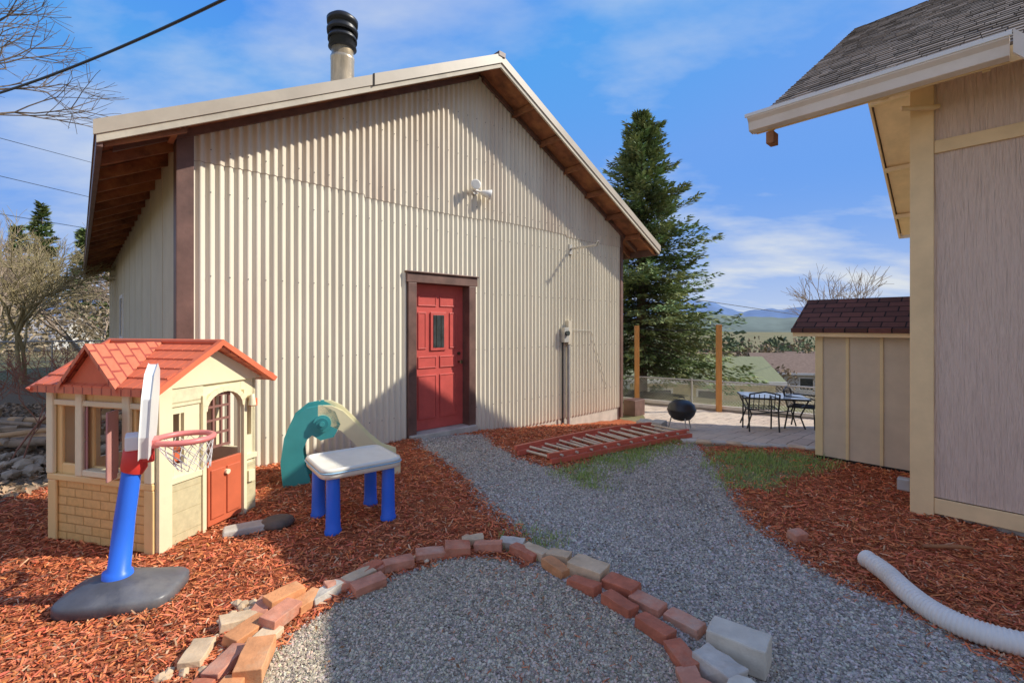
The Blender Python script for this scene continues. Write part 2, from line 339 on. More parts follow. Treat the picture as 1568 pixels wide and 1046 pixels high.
for sgn in(0,1):
    def X(s): return s if sgn==0 else LEN-s
    x0,x1=sorted((X(-EV-.02),X(-EV+.02))); b.box(x0,x1,-OV+.0,DEP+.4,Z0-.19,Z0-.061,M_BRN)
    for t in np.arange(-.46,DEP+.3,.6):
        P=[(X(-EV+.03),Z0-.06),(X(.0),rt(0)-.06),(X(.0),rt(0)-.2),(X(-EV+.03),Z0-.17)]
        b.prism(P,'y',t,t+.045,M_WOOD)
    for s in (np.arange(-.1,MID-.1,.62) if sgn else (-.1,)):
        zz=rt(s)-.065
        x0,x1=sorted((X(s),X(s+.045))); b.box(x0,x1,-OV+.0,-.02,zz-.085,zz-.0,M_WOOD)
    P=[(X(-EV+.1),rt(-EV+.1)-.062),(X(MID-.04),rt(MID-.04)-.062),(X(MID-.04),rt(MID-.04)-.14),(X(-EV+.1),rt(-EV+.1)-.14)]
    b.prism(P,'y',-.075,-.038,M_BRN)
b.obj('rafters',barn)
b=B(); c=(2.13,1.2,-.06)
b.lathe(c,[(.165,4.3),(.165,5.45),(.17,5.46),(.17,5.5),(.155,5.51),(.15,5.74)],M_STEEL,28)
b.lathe(c,[(.15,5.62),(.20,5.64),(.165,5.80),(.17,5.80),(.205,5.74),(.205,5.78),(.16,5.86),(.16,5.9),(.215,5.84),(.22,5.9),(.17,5.98),(.215,5.98),(.22,6.05),(.15,6.11),(.0,6.12)],M_BLK,28)
b.obj('chimney',barn)
b=B(); zt_=2.22
b.box(2.493,2.62,-.06,.14,.0,zt_-.13,M_BRN); b.box(3.505,3.63,-.06,.14,.0,zt_-.13,M_BRN); b.box(2.47,3.655,-.065,.14,zt_-.129,zt_,M_BRN); b.box(2.45,3.675,-.09,-.0,zt_+.001,zt_+.022,M_BRN)
b.obj('door_frame',barn,bevel=.006)
b=B(); D0,D1=2.622,3.503; dy=.10
b.box(D0,D1,dy,dy+.04,.05,zt_-.131,M_RDOOR)
def pan(x0,x1,z0,z1):
    b.box(x0,x1,dy-.007,dy-.001,z0,z1,M_RDOOR); 
    for (a,bb,c_,d) in((x0-.02,x1+.02,z1+.001,z1+.016),(x0-.02,x1+.02,z0-.016,z0-.001),(x0-.02,x0-.003,z0,z1),(x1+.003,x1+.02,z0,z1)):
        b.box(a,bb,dy-.013,dy-.0005,c_,d,M_RDOOR)
for a,c_ in((.13,.39),(.49,.75)):
    pan(D0+a,D0+c_,1.80,1.93); pan(D0+a,D0+c_,.22,.80); pan(D0+a,D0+c_,.93,1.06)
pan(D0+.13,D0+.22,1.2,1.68); pan(D0+.66,D0+.75,1.2,1.68)
b.box(D0+.31,D0+.57,dy-.02,dy-.001,1.16,1.70,M_RDOOR); b.box(D0+.35,D0+.53,dy-.026,dy-.021,1.2,1.66,M_GLASS)
for xx in(.40,.48): b.box(D0+xx-.0025,D0+xx+.0025,dy-.0315,dy-.0272,1.2,1.66,M_BRZ)
b.tube([(D0+.80,dy,.98),(D0+.80,dy-.05,.98),(D0+.80,dy-.08,.98)],[.012,.012,.03],M_BRZ,10); b.tube([(D0+.80,dy,1.1),(D0+.80,dy-.02,1.1)],.025,M_BRZ,10)
b.obj('door',barn,bevel=.003)
sc_=[]
for zr in(.3,1.15,2.0,2.85,3.28,4.0,4.6):
    for s in np.arange(pitch*1.5,LEN-.05,pitch*2):
        if 2.45<s<3.68 and zr<2.3: continue
        if zr<rt(s)-.25: sc_.append((s-pitch/2,-.034-.010*(zr>3.15),zr+random.uniform(-.006,.006)))
sc_=np.array(sc_); n=len(sc_)
scatter('screws',OCT,OF,sc_,euler(np.zeros(n),np.zeros(n),np.zeros(n)),np.full((n,3),.008),np.full((n,3),.10),M_CHIP,parent=barn)
b=B(); c=(3.62,-.03,3.52)
b.tube([(c[0],-.03,c[2]),(c[0],-.06,c[2])],.06,M_WHT,16)
for dx,dz,d in((-.08,.02,Vector((-.35,-.9,.1))),(.10,-.03,Vector((.85,-.5,-.2)))):
    p=Vector((c[0],-.06,c[2])); q=p+Vector((dx,-.06,dz)); d.normalize()
    b.tube([p,q],.016,M_WHT,8); b.tube([q-d*.03,q,q+d*.05,q+d*.115,q+d*.12],[.03,.045,.055,.078,.07],M_WHT,16); b.tube([q+d*.12,q+d*.122],[.066,.06],M_GREY,16)
b.obj('flood_light',barn)
b=B()
b.box(5.55,5.67,-.13,-.03,1.22,1.48,M_GREY); b.box(5.68,5.78,-.11,-.03,1.18,1.60,M_FAS2); b.tube([(5.61,-.13,1.38),(5.61,-.17,1.38)],.045,M_GLASS,14)
b.tube([(5.73,-.07,1.2),(5.73,-.07,-.25)],.032,M_GREY,10); b.tube([(5.58,-.06,1.22),(5.58,-.06,-.2)],.016,M_BLK,8)
b.tube([(5.73,-.06,1.45),(6.4,-.05,1.42),(6.9,-.05,.3)],.006,M_GREY,5)
b.obj('electric_meter',barn,bevel=.004)
b=B(); b.tube([(5.82,-.02,2.9),(5.9,-.55,2.92)],.02,M_GREY,8); b.tube([(5.9,-.55,2.90),(5.9,-.60,2.98)],.022,M_GREY,8); b.box(5.78,5.86,-.05,-.02,2.80,2.98,M_GREY); b.obj('bracket_arm',barn)
# ---------------------------------------------------------------- HOUSE (right)
K=(3.25,3.79,0); wv=np.array([.678,-.735]); MH=frame(K,wv); house=empty('house',MH)
HX=5.5
b=B()
b.box(0,HX,0,.1,.16,3.54,M_MAU)
b.prism([(0.1,.0),(6.5,.0),(6.5,3.5),(3.25,5.5),(0.1,3.5)],'x',0,.1,M_MAU)
b.prism([(0.1,.0),(6.5,.0),(6.5,3.5),(3.25,5.5),(0.1,3.5)],'x',HX-.1,HX,M_MAU)
b.box(.1,HX-.1,6.4,6.5,0,3.4,M_MAU)
b.box(1.65,HX,-.5,-.001,.0,3.35,M_MAU)
b.obj('walls',house)
b=B(); b.box(.03,1.63,.02,.2,-.3,.035,M_CONC); b.box(.02,.2,.2,6.5,-.8,.04,M_CONC); b.obj('foundation',house)
b=B(); b.box(-.03,.115,-.03,-.001,-.0,3.54,M_CRM); b.box(-.031,-.001,-.0,.12,0,3.54,M_CRM)
b.box(.116,1.64,-.022,-.001,.035,.155,M_CRM); b.box(.116,1.64,-.022,-.001,2.855,2.955,M_CRM); b.obj('trim',house,bevel=.004)
RX=-1.037; RS=.65; EZ=3.36
def hz(y): return EZ+RS*(y+.45) if y<3.25 else EZ+RS*(6.95-y)
b=B()
b.prism([(-.45,EZ-.008),(3.25,hz(3.25)-.008),(3.25,hz(3.25)-.03),(-.45,EZ-.03)],'x',RX,HX+.4,M_SHG)
b.prism([(3.25,hz(3.25)),(6.95,EZ),(6.95,EZ-.03),(3.25,hz(3.25)-.03)],'x',RX,HX+.4,M_SHG)
b.prism([(-.83,EZ+.0),(.6,EZ+.0+1.43*.75),(.6,EZ-.1+1.43*.75),(-.83,EZ-.1)],'x',1.38,HX+.4,M_SHG)
b.obj('roof_deck_shingled',house)
rows=int(4.42/.105); ca=1/math.sqrt(1+RS*RS); sa=RS*ca
SV=[];SF=[];SC=[]
for r in range(rows+1):
    x=RX-.012-random.random()*.1
    while x<1.36:
        w_=random.uniform(.09,.19); x0=max(x,RX-.012); x1=min(x+w_-.005,1.36)
        if x1>x0+.01:
            d0=r*.105-.02+random.uniform(-.006,.006); d1=(r+1)*.105+.03; t_=.012+random.uniform(0,.006)
            def pt(xx,dd,h): return (xx,-.45+dd*ca-h*sa,EZ+dd*sa+h*ca)
            o=len(SV); SV+=[pt(x0,d0,-.004),pt(x1,d0,-.004),pt(x1,d0,t_),pt(x0,d0,t_),pt(x1,min(d1,4.43),.002),pt(x0,min(d1,4.43),.002)]
            SF+=[(o,o+1,o+2,o+3),(o+3,o+2,o+4,o+5)]; cc=np.array([.30,.235,.185])*random.uniform(.42,1.2); SC+=[cc]*6
        x+=w_
M_SHA=attrmat('shingle_tabs',.95)
npmesh('shingle_courses',SV,SF,[M_SHA],np.array(SC),parent=house)
b=B()
b.prism([(-.45,EZ-.031),(3.25,hz(3.25)-.031),(6.95,EZ-.031),(6.95,EZ-.07),(3.25,hz(3.25)-.07),(-.45,EZ-.07)],'x',RX+.02,HX+.38,M_CRM)
b.obj('roof_deck',house)
b=B()
for y0,y1 in((-.45,3.25),(3.25,6.95)):
    b.prism([(y0,hz(y0)-.012),(y1,hz(y1)-.012),(y1,hz(y1)-.12),(y0,hz(y0)-.12)],'x',RX-.03,RX-.001,M_CRM)
b.box(RX,1.37,-.47,-.452,EZ-.13,EZ-.02,M_CRM)
def wb(x): return -1.15*(x-.497)
vs=[(.545,-.60,EZ+.03),(1.15,-.60,EZ+.03+wb(1.12)),(1.15,-.60,EZ-.12+wb(1.12)),(.545,-.60,EZ-.12)]
vs2=[(a,c_+.03,d) for a,c_,d in vs]; b.add(vs+vs2,[(0,1,2,3),(7,6,5,4),(0,4,5,1),(3,2,6,7),(0,3,7,4)],M_GUT)
for y in(1.7,2.9,4.2,5.4,6.4): b.box(RX,0,y,y+.09,hz(y)-.15-.03,hz(y)-.11,M_CRM)
for x in(-.95,-.15,.40):
    b.prism([(-.44,EZ-.071),(.0,hz(0)-.071),(.0,hz(0)-.16),(-.44,EZ-.14)],'x',x,x+.04,M_CRM)
b.obj('rake_boards',house)
b=B(); pr=[(-.475,EZ+.01),(-.60,EZ+.01),(-.605,EZ-.02),(-.575,EZ-.05),(-.56,EZ-.12),(-.475,EZ-.125)]
b.prism(pr,'x',RX-.03,.53,M_GUT); b.box(RX-.05,.54,-.612,-.595,EZ-.012,EZ+.02,M_WHT); b.obj('gutter',house,bevel=.004)
b=B(); pr=[(6.97,EZ+.01),(7.1,EZ+.01),(7.1,EZ-.02),(7.06,EZ-.12),(6.97,EZ-.125)]; b.prism(pr,'x',RX-.03,.5,M_GUT)
b.tube([(-.5,7.03,EZ-.12),(-.35,6.9,EZ-.35),(-.1,6.6,EZ-.5)],.04,M_WHT,8); b.obj('rear_gutter',house)
b=B(); 
b.box(RX+.09,RX+.15,-.5,-.38,EZ-.25,EZ-.151,M_WOOD)
b.tube([(-.06,-.2,EZ-.15),(.12,-.1,EZ-.17),(.14,-.04,EZ-.15)],.02,M_CRM,8); b.obj('eave_blocking',house)
b=B()
b.box(-.12,-.03,.02,.10,.15,.25,M_GREY); b.obj('hose_bib',house,bevel=.01)
# ---------------------------------------------------------------- SHED
MS=frame((3.5,5.4,0),wv); shed=empty('garden_shed',MS)
b=B(); b.box(0,1.0,0,1.1,.03,1.44,M_SHEDP); b.prism([(0,1.44),(1.1,1.44),(.5,1.75)],'x',0,1.0,M_SHEDP); b.obj('walls',shed)
b=B()
for x0,w_ in((-.012,.075),(.28,.03),(.58,.03),(.88,.03)): b.box(x0,x0+w_,-.016,-.001,.03,1.435,M_SHEDT)
b.box(-.014,-.001,-.0,.07,.03,1.435,M_SHEDT); b.obj('battens',shed,bevel=.003)
b=B()
b.prism([(-.13,1.475),(.5,1.83),(.5,1.80),(-.13,1.445)],'x',-.22,1.0,M_SHG2); b.prism([(.5,1.83),(1.25,1.475),(1.25,1.445),(.5,1.80)],'x',-.22,1.0,M_SHG2)
b.box(-.222,1.0,-.15,-.131,1.43,1.478,M_SHG2); b.obj('roof',shed)
b=B(); b.box(-.21,1.0,-.129,-.10,1.385,1.444,M_CRM); b.prism([(-.10,1.46),(.5,1.797),(1.2,1.45),(1.2,1.40),(.5,1.745),(-.10,1.40)],'x',-.21,-.185,M_CRM)
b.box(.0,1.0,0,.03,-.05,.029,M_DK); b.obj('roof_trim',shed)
# ---------------------------------------------------------------- PLAYHOUSE
MP=frame((-3.275,3.338,0),(.966,-.26)); ph=empty('toy_playhouse',MP)
P_CRM=mat('plastic_cream',(.86,.77,.50),.4,.06,4,.04,dirt=(.76,.65,.42))
P_BOUNCEBR=brickmat('plastic_brick_bounce_tint',(.95,.58,.20),(.97,.61,.23),(.66,.36,.11),.16,.062,.005,.45,rot=(math.radians(90),0,0),bmp=.5)  # shaded front wall: warm light bounced off the mulch is put into this orange
P_CBR=brickmat('plastic_cream_brick',(.86,.77,.49),(.88,.80,.52),(.64,.54,.3),.15,.058,.005,.45,rot=(math.radians(90),0,math.radians(90)),bmp=.5)
P_BOUNCE=mat('plastic_bounce_tint',(.94,.64,.27),.4,.08,4,.04)  # plain front wall plastic, same bounced-light tint painted into the colour
P_RED=brickmat('plastic_roof_red',(.82,.23,.11),(.78,.20,.10),(.45,.08,.05),.085,.07,.006,.45,bmp=.8)
P_RED2=mat('plastic_red',(.76,.18,.085),.5,.1,4,.04,spec=.3)
P_DOOR=mat('plastic_door_red',(.62,.14,.06),.5,.12,4,.04)
P_BRN=mat('plastic_brown',(.28,.13,.10),.5,.1,4,.04)
P_PNK=mat('plastic_faded_maroon',(.50,.25,.22),.5,.15,4,.04)
PW,PD,PH=.97,.83,1.11
def wallholes(b,axis,a0,a1,z0,z1,t0,t1,holes,m):
    xs_=sorted(set([a0,a1]+[h[0] for h in holes]+[h[1] for h in holes]))
    for i in range(len(xs_)-1):
        x0,x1=xs_[i],xs_[i+1]; zc=[z0]
        for h in sorted(holes,key=lambda h:h[2]):
            if h[0]<=x0+1e-6 and h[1]>=x1-1e-6: zc+=[h[2],h[3]]
        zc.append(z1)
        for j in range(0,len(zc),2):
            if zc[j+1]-zc[j]>1e-4:
                if axis=='x': b.box(x0,x1,t0,t1,zc[j],zc[j+1],m)
                else: b.box(t0,t1,x0,x1,zc[j],zc[j+1],m)
b=B()
b.box(.02,PW-.02,.0,.03,.0,.44,P_BOUNCEBR)
hl=[(.10,.24,.54,.94),(.40,.68,.54,.94),(.79,.89,.54,.94)]
wallholes(b,'x',.02,PW-.02,.44,PH,.005,.03,hl,P_BOUNCE)
b.box(.0,PW,-.025,.0,.425,.47,P_BOUNCE); b.box(.0,PW,-.02,.0,.95,.99,P_CRM); 
for x0 in(.0,.28,.71,.905): b.box(x0,x0+.065,-.03,-.0005,.47,1.08,P_CRM)
b.box(0,.08,-.02,-.001,0,.425,P_BOUNCE); b.box(PW-.08,PW,-.02,-.001,0,.425,P_BOUNCE)
b.obj('front_wall',ph,bevel=.008)
b=B()
hg=[(.12,.20,.55,.90),(.36,.68,.0,1.07),(.735,.79,.62,.93)]
wallholes(b,'y',.0,PD,.0,PH,PW-.03,PW,hg,P_CRM)
b.box(PW-.001,PW+.012,.10,.33,.02,.42,P_CBR);b.box(PW-.001,PW+.012,.715,.82,.02,.40,P_CBR);b.box(PW-.001,PW+.010,.03,.34,.95,1.08,P_CBR)
b.box(PW+.0,PW+.03,.0,.09,0,1.08,P_CRM); b.box(PW,PW+.025,.69,.72,.0,1.0,P_CRM); b.box(PW,PW+.025,.325,.355,.0,1.0,P_CRM)
b.box(PW,PW+.02,.09,.325,.43,.47,P_CRM);b.box(PW,PW+.02,.72,PD,.43,.47,P_CRM); b.box(PW,PW+.035,.73,.79,.25,.34,P_CRM)
b.prism([(-.06,PH-.03),(PD+.06,PH-.03),(PD/2,1.335)],'x',PW-.03,PW+.02,P_CRM)
arc=[(.36,1.07)]+[(.52-.16*math.cos(t),.88+.13*math.sin(t)) for t in np.linspace(0,math.pi,12)]+[(.68,1.07)]
b.prism(arc,'x',PW-.029,PW-.002,P_CRM)
for i in range(11):
    t0,t1=math.pi*i/11,math.pi*(i+1)/11
    f=lambda t,r:(.52-(.16+r)*math.cos(t),.88+(.13+r)*math.sin(t))
    b.prism([f(t0,0),f(t1,0),f(t1,.035),f(t0,.035)],'x',PW+.001,PW+.026,P_CRM)
b.tube([(PW+.02,.735,.93),(PW+.06,.735,.95),(PW+.06,.735,.87)],[.015,.02,.03],P_CRM,10); b.box(PW+.03,PW+.07,.73,.78,.86,.92,P_RED2)
b.obj('gable_wall',ph,bevel=.006)
b=B(); wallholes(b,'x',0,PW,.0,PH,PD-.03,PD,[(.2,.45,.5,.95),(.6,.85,.5,.95)],P_CRM); wallholes(b,'y',.03,PD-.03,0,PH,0,.03,[(.3,.55,.5,.95)],P_CRM); b.obj('rear_walls',ph)
b=B()
b.box(PW-.01,PW+.02,.37,.67,.03,.50,P_DOOR); b.box(PW+.021,PW+.03,.39,.51,.08,.44,P_DOOR); b.box(PW+.021,PW+.03,.53,.65,.08,.44,P_DOOR); b.tube([(PW+.03,.52,.4),(PW+.05,.52,.4)],.02,P_CRM,8)
b.obj('half_door',ph,bevel=.01)
b=B()
for yv in(.37,.44,.51,.58): b.box(PW-.02,PW-.004,yv-.008,yv+.008,.60,.95 if yv in(.37,) else 1.0,P_BRN)
for zz in(.60,.70,.80,.90,.985): b.box(PW-.021,PW-.003,.362,.588,zz-.008,zz+.008,P_BRN)
b.obj('window_sash',ph)
b=B()
T=Matrix.Translation((.41,-.03,.0))@Matrix.Rotation(math.radians(-35),4,'Z'); b.box(-.13,0,-.012,.0,.50,.95,P_PNK,T); b.box(-.115,-.015,-.02,-.012,.53,.71,P_BRN,T); b.box(-.115,-.015,-.02,-.012,.74,.92,P_BRN,T)
T=Matrix.Translation((.69,-.03,.0))@Matrix.Rotation(math.radians(-60),4,'Z'); b.box(0,.13,-.012,.0,.50,.95,P_PNK,T); b.box(.015,.115,-.02,-.012,.53,.71,P_BRN,T); b.box(.015,.115,-.02,-.012,.74,.92,P_BRN,T)
b.box(.40,.70,-.06,.02,.49,.53,P_CRM); b.box(.43,.68,.3,.5,.4,.56,P_RED2)
b.obj('shutters',ph,bevel=.006)
b=B(); ez,rz=1.095,1.375; y0,y1=-.10,PD+.10; ym=PD/2; RL=-.03
for (ya,yb) in((y0,ym),(y1,ym)):
    b.prism([(ya,ez),(yb,rz),(yb,rz-.03),(ya,ez-.045)],'x',RL,PW+.10,P_RED)
    nrow=5
    for r in range(nrow):
        t0=r/nrow; ys0=ya+(yb-ya)*t0; zs0=ez+(rz-ez)*t0; ys1=ya+(yb-ya)*(t0+1/nrow*.98); zs1=ez+(rz-ez)*(t0+1/nrow*.98)
        x_=RL+ (0 if r%2 else .045)
        while x_<PW+.08:
            xe=min(x_+.082,PW+.095)
            b.add([(x_,ys0,zs0+.012),(xe,ys0,zs0+.012),(xe,ys1,zs1+.002),(x_,ys1,zs1+.002),(x_,ys0,zs0),(xe,ys0,zs0)],[(0,1,2,3),(4,5,1,0),(0,3,4),(1,5,2)],P_RED2); x_+=.09
b.prism([(y0-.02,ez-.02),(ym,rz+.03),(y1+.02,ez-.02),(y1-.01,ez-.05),(ym,rz-.012),(y0+.01,ez-.05)],'x',PW+.08,PW+.115,P_RED2)
b.prism([(y0-.02,ez-.02),(ym,rz+.03),(y1+.02,ez-.02),(y1-.01,ez-.05),(ym,rz-.012),(y0+.01,ez-.05)],'x',RL-.015,RL+.02,P_RED2)
b.tube([(RL,ym,rz+.01),(PW+.11,ym,rz+.01)],.02,P_RED2,8)
b.prism([(.28,1.10),(.51,1.345),(.74,1.10)],'y',-.07,-.06,P_RED2)
b.add([(.24,-.115,1.095),(.51,-.115,1.385),(.51,.42,1.385),(.24,-.115,1.06),(.51,-.115,1.35),(.51,.42,1.35)],[(0,1,2),(0,3,4,1)],P_RED)
b.add([(.78,-.115,1.095),(.51,-.115,1.385),(.51,.42,1.385),(.78,-.115,1.06),(.51,-.115,1.35)],[(2,1,0),(1,4,3,0)],P_RED)
b.obj('roof',ph)
# ---------------------------------------------------------------- BASKETBALL HOOP
MBH=frame((-2.14,2.60,0),(.79,.61)); bh=empty('toy_basketball_hoop',MBH)
P_BLU=mat('plastic_blue',(.03,.17,.80),.35,.06,4,.03); P_WHT=mat('plastic_white',(.80,.80,.77),.4,.05,5,.04); P_DGR=mat('plastic_dark_grey',(.10,.10,.11),.4,.3,6,.1,dirt=(.24,.23,.21))
P_RD=mat('plastic_bright_red',(.68,.05,.04),.4,.08,5,.04); P_RDF=mat('plastic_faded_red',(.72,.22,.20),.4,.08,5,.04); P_NET=mat('net_string',(.75,.73,.7),.8)
b=B()
def sup(a,bb,z,n=28,ex=3.2,dx=0):
    r=[]
    for k in range(n):
        t=2*math.pi*k/n; c_,s_=math.cos(t),math.sin(t)
        r.append((dx+a*math.copysign(abs(c_)**(2/ex),c_),bb*math.copysign(abs(s_)**(2/ex),s_),z))
    return r
def rotr(r,a): return [(p[0]*math.cos(a)-p[1]*math.sin(a),p[0]*math.sin(a)+p[1]*math.cos(a),p[2]) for p in r]
n=40
rings=[sup(.265,.185,0,n,4.5),sup(.275,.195,.012,n,4.5),sup(.275,.195,.055,n,4.5),sup(.265,.185,.068,n,4.5),sup(.235,.16,.075,n,4),sup(.16,.115,.11,n,3,-.02),sup(.10,.09,.125,n,2.4,-.03),sup(.085,.085,.135,n,2,-.03)]
rings=[rotr(r,-.45) for r in rings]
vs=[p for r in rings for p in r]
b.add(vs,[(i*n+k,i*n+(k+1)%n,(i+1)*n+(k+1)%n,(i+1)*n+k) for i in range(len(rings)-1) for k in range(n)]+[tuple(range(7*n,8*n))],P_DGR,True); b.obj('base',bh)
b=B(); b.tube([(-.03,0,.12),(-.03,0,.16),(-.025,0,.17),(.0,0,.45),(.03,0,.70),(.035,0,.74)],[.072,.068,.052,.048,.045,.045],P_BLU,20); b.obj('pole',bh)
b=B(); b.tube([(.03,0,.69),(.04,0,.72),(.045,0,.80),(.05,0,.83)],[.052,.062,.058,.048],P_RD,18); b.box(.03,.13,-.05,.05,.74,.82,P_RD); b.obj('collar',bh,bevel=.01)
b=B()
bp=[(-.20,.80),(-.24,.92),(-.24,1.12),(-.17,1.24),(0,1.29),(.17,1.24),(.24,1.12),(.24,.92),(.20,.80)]
T=Matrix.Rotation(math.radians(3),4,'Y')@Matrix.Rotation(math.radians(-5),4,'Z')
vv=[T@Vector((.078,p[0],p[1])) for p in bp]+[T@Vector((.035,p[0],p[1])) for p in bp]; n=9
b.add(vv,[tuple(range(n)),tuple(range(2*n-1,n-1,-1))]+[(i,(i+1)%n,n+(i+1)%n,n+i) for i in range(n)],P_WHT)
b.box(.0,.06,-.07,.07,.82,.90,P_WHT); b.obj('backboard',bh,bevel=.008)
b=B(); rc=(.27,0,.845); R_=.145
b.tube([(rc[0]+R_*math.cos(t),R_*math.sin(t),rc[2]) for t in np.linspace(0,2*math.pi,33)],.017,P_RDF,8,cap=False); b.box(.10,.15,-.07,.07,.82,.865,P_RDF); b.obj('rim',bh)
segs=[];NN=14
for lv in range(5):
    r0=R_*(1-.09*lv);r1=R_*(1-.09*(lv+1)); z0=rc[2]-.01-.035*lv;z1=z0-.035
    for k in range(NN):
        for dk in(.5,-.5):
            t0=2*math.pi*(k+.5*(lv%2))/NN;t1=t0+2*math.pi*dk/NN
            segs.append(((rc[0]+r0*math.cos(t0)+.01*lv,r0*math.sin(t0),z0),(rc[0]+r1*math.cos(t1)+.01*(lv+1),r1*math.sin(t1),z1),.0022,.0022))
segmesh('net',segs,P_NET,4,parent=bh)
# ---------------------------------------------------------------- TABLE
MT=frame((-1.25,3.70,0),(.796,.605)); tb=empty('toy_activity_table',MT)
b=B()
for lx in(-.21,.21):
    for ly in(-.19,.19): b.lathe((lx,ly,0),[(.060,0),(.060,.02),(.053,.035),(.050,.15),(.047,.42),(.047,.44)],P_BLU,18); b.lathe((lx,ly,0),[(.0,.002),(.060,.002)],P_BLU,18)
b.obj('legs',tb)
b=B()
P_CR2=mat('plastic_table_cream',(.82,.78,.66),.4,.06,6,.04,dirt=(.70,.64,.49))
def loft(rings,m,cap=True):
    n=len(rings[0]); vs=[p for r in rings for p in r]
    b.add(vs,[(i*n+k,i*n+(k+1)%n,(i+1)*n+(k+1)%n,(i+1)*n+k) for i in range(len(rings)-1) for k in range(n)]+([tuple(range((len(rings)-1)*n,len(rings)*n))] if cap else []),m,True)
def sp(a,bb,z): return sup(a,bb,z,44,8)
loft([sp(.275,.24,.405),sp(.30,.265,.41),sp(.305,.27,.44),sp(.30,.265,.455)],P_CR2,False)
loft([sp(.30,.265,.455),sp(.308,.272,.465),sp(.30,.265,.48),sp(.285,.25,.482)],P_CR2,False)
loft([sp(.285,.25,.482),sp(.275,.24,.472),sp(.27,.235,.470)],P_CR2)
b.box(-.24,.24,-.20,.20,.395,.404,P_CR2)
b.obj('top',tb)
b=B()
P_TBL=mat('plastic_pale_blue',(.35,.55,.68),.4)
b.tube([(x_,y_,z_) for x_,y_,z_ in sp(.309,.273,.452)]+[sp(.309,.273,.452)[0]],.006,P_TBL,6,cap=False); b.obj('rim_stripe',tb)
# ---------------------------------------------------------------- SLIDE
MSL=frame((-1.99,4.45,0),(.93,.36)); sl=empty('toy_slide',MSL)
P_TEAL=mat('plastic_teal',(.06,.36,.36),.4,.12,4,.04); P_TEAL2=mat('plastic_dark_teal',(.04,.26,.27),.4); P_SCR=mat('plastic_slide_cream',(.84,.77,.48),.4,.06,4,.04)
prof=[(-.14,0),(-.16,.22),(-.13,.45),(-.06,.61),(.05,.70),(.18,.72),(.28,.66),(.32,.55),(.27,.45),(.17,.43),(.09,.49),(.03,.44),(-.01,.34),(.0,.2),(.06,.0)]
b=B()
for y in(0,.32): b.prism(prof,'y',y,y+.06,P_TEAL)
b.obj('side_panels',sl,bevel=.022,seg=3)
b=B()
for z in(.12,.28,.43): b.box(-.12,.0,.06,.32,z-.03,z+.02,P_TEAL)
b.box(-.02,.2,.06,.32,.52,.56,P_TEAL); b.tube([(.18,-.02,.57),(.18,.40,.57)],.08,P_TEAL,22); b.tube([(.18,-.035,.57),(.18,-.005,.57)],.055,P_TEAL2,18); b.tube([(.18,-.045,.57),(.18,-.03,.57)],.025,P_TEAL,12); b.obj('steps',sl,bevel=.01)
b=B()
cv=[(.16,.62),(.26,.615),(.36,.56),(.48,.43),(.62,.26),(.76,.13),(.90,.07)]
for y0_,y1_,h in((.05,.33,0.0),(.0,.05,.08),(.33,.38,.08)):
    up=[(x_,z_+.02+h) for x_,z_ in cv]; dn=[(x_,z_-.06) for x_,z_ in cv][::-1]; b.prism(up+dn,'y',y0_,y1_,P_SCR)
b.obj('chute',sl,bevel=.018,seg=3)
# ---------------------------------------------------------------- BRICK BORDER
BR=[mat('brick_red',(.52,.155,.08),.85,.3,9,.5,dirt=(.56,.29,.18)),mat('brick_orange',(.66,.29,.12),.85,.25,9,.5,dirt=(.64,.42,.24)),mat('brick_pink',(.58,.24,.145),.85,.25,9,.5,dirt=(.62,.43,.31)),mat('brick_pale',(.64,.46,.28),.9,.25,8,.5,dirt=(.68,.55,.38)),mat('stone_grey',(.57,.51,.42),.9,.25,8,.6,dirt=(.40,.36,.29))]
b=B()
def brick(x,y,yaw,m,l=.19,w=.09,h=.057,z=0,tilt=0,roll=0,chip=.006):
    T=Matrix.Translation((x,y,z+Hs(x,y)+h/2-.004))@Matrix.Rotation(math.radians(yaw),4,'Z')@Matrix.Rotation(math.radians(tilt),4,'X')@Matrix.Rotation(math.radians(roll),4,'Y')
    NX,NY,NZ=5,3,3; idx={}; vs=[]
    for i in range(NX):
        for j in range(NY):
            for k in range(NZ):
                if i in(0,NX-1) or j in(0,NY-1) or k in(0,NZ-1):
                    e=(i in(0,NX-1))+(j in(0,NY-1))+(k in(0,NZ-1)); f_=1 if e<2 else (1-random.random()*(.05 if e==2 else .09))
                    idx[(i,j,k)]=len(vs)
                    vs.append(T@Vector(((i/(NX-1)-.5)*l*(1-(1-f_)*.5)+random.uniform(-chip,chip)*.4,(j/(NY-1)-.5)*w*f_+random.uniform(-chip,chip)*.4,(k/(NZ-1)-.5)*h*f_+random.uniform(-chip,chip)*.35)))
    fs=[]
    for i in range(NX-1):
        for j in range(NY-1):
            fs.append((idx[i,j,0],idx[i,j+1,0],idx[i+1,j+1,0],idx[i+1,j,0])); K_=NZ-1; fs.append((idx[i,j,K_],idx[i+1,j,K_],idx[i+1,j+1,K_],idx[i,j+1,K_]))
    for i in range(NX-1):
        for k in range(NZ-1):
            fs.append((idx[i,0,k],idx[i+1,0,k],idx[i+1,0,k+1],idx[i,0,k+1])); J=NY-1; fs.append((idx[i,J,k],idx[i,J,k+1],idx[i+1,J,k+1],idx[i+1,J,k]))
    for j in range(NY-1):
        for k in range(NZ-1):
            fs.append((idx[0,j,k],idx[0,j,k+1],idx[0,j+1,k+1],idx[0,j+1,k])); I=NX-1; fs.append((idx[I,j,k],idx[I,j+1,k],idx[I,j+1,k+1],idx[I,j,k+1]))
    b.add(vs,fs,m)
R,O,Pk,Pa,St=BR
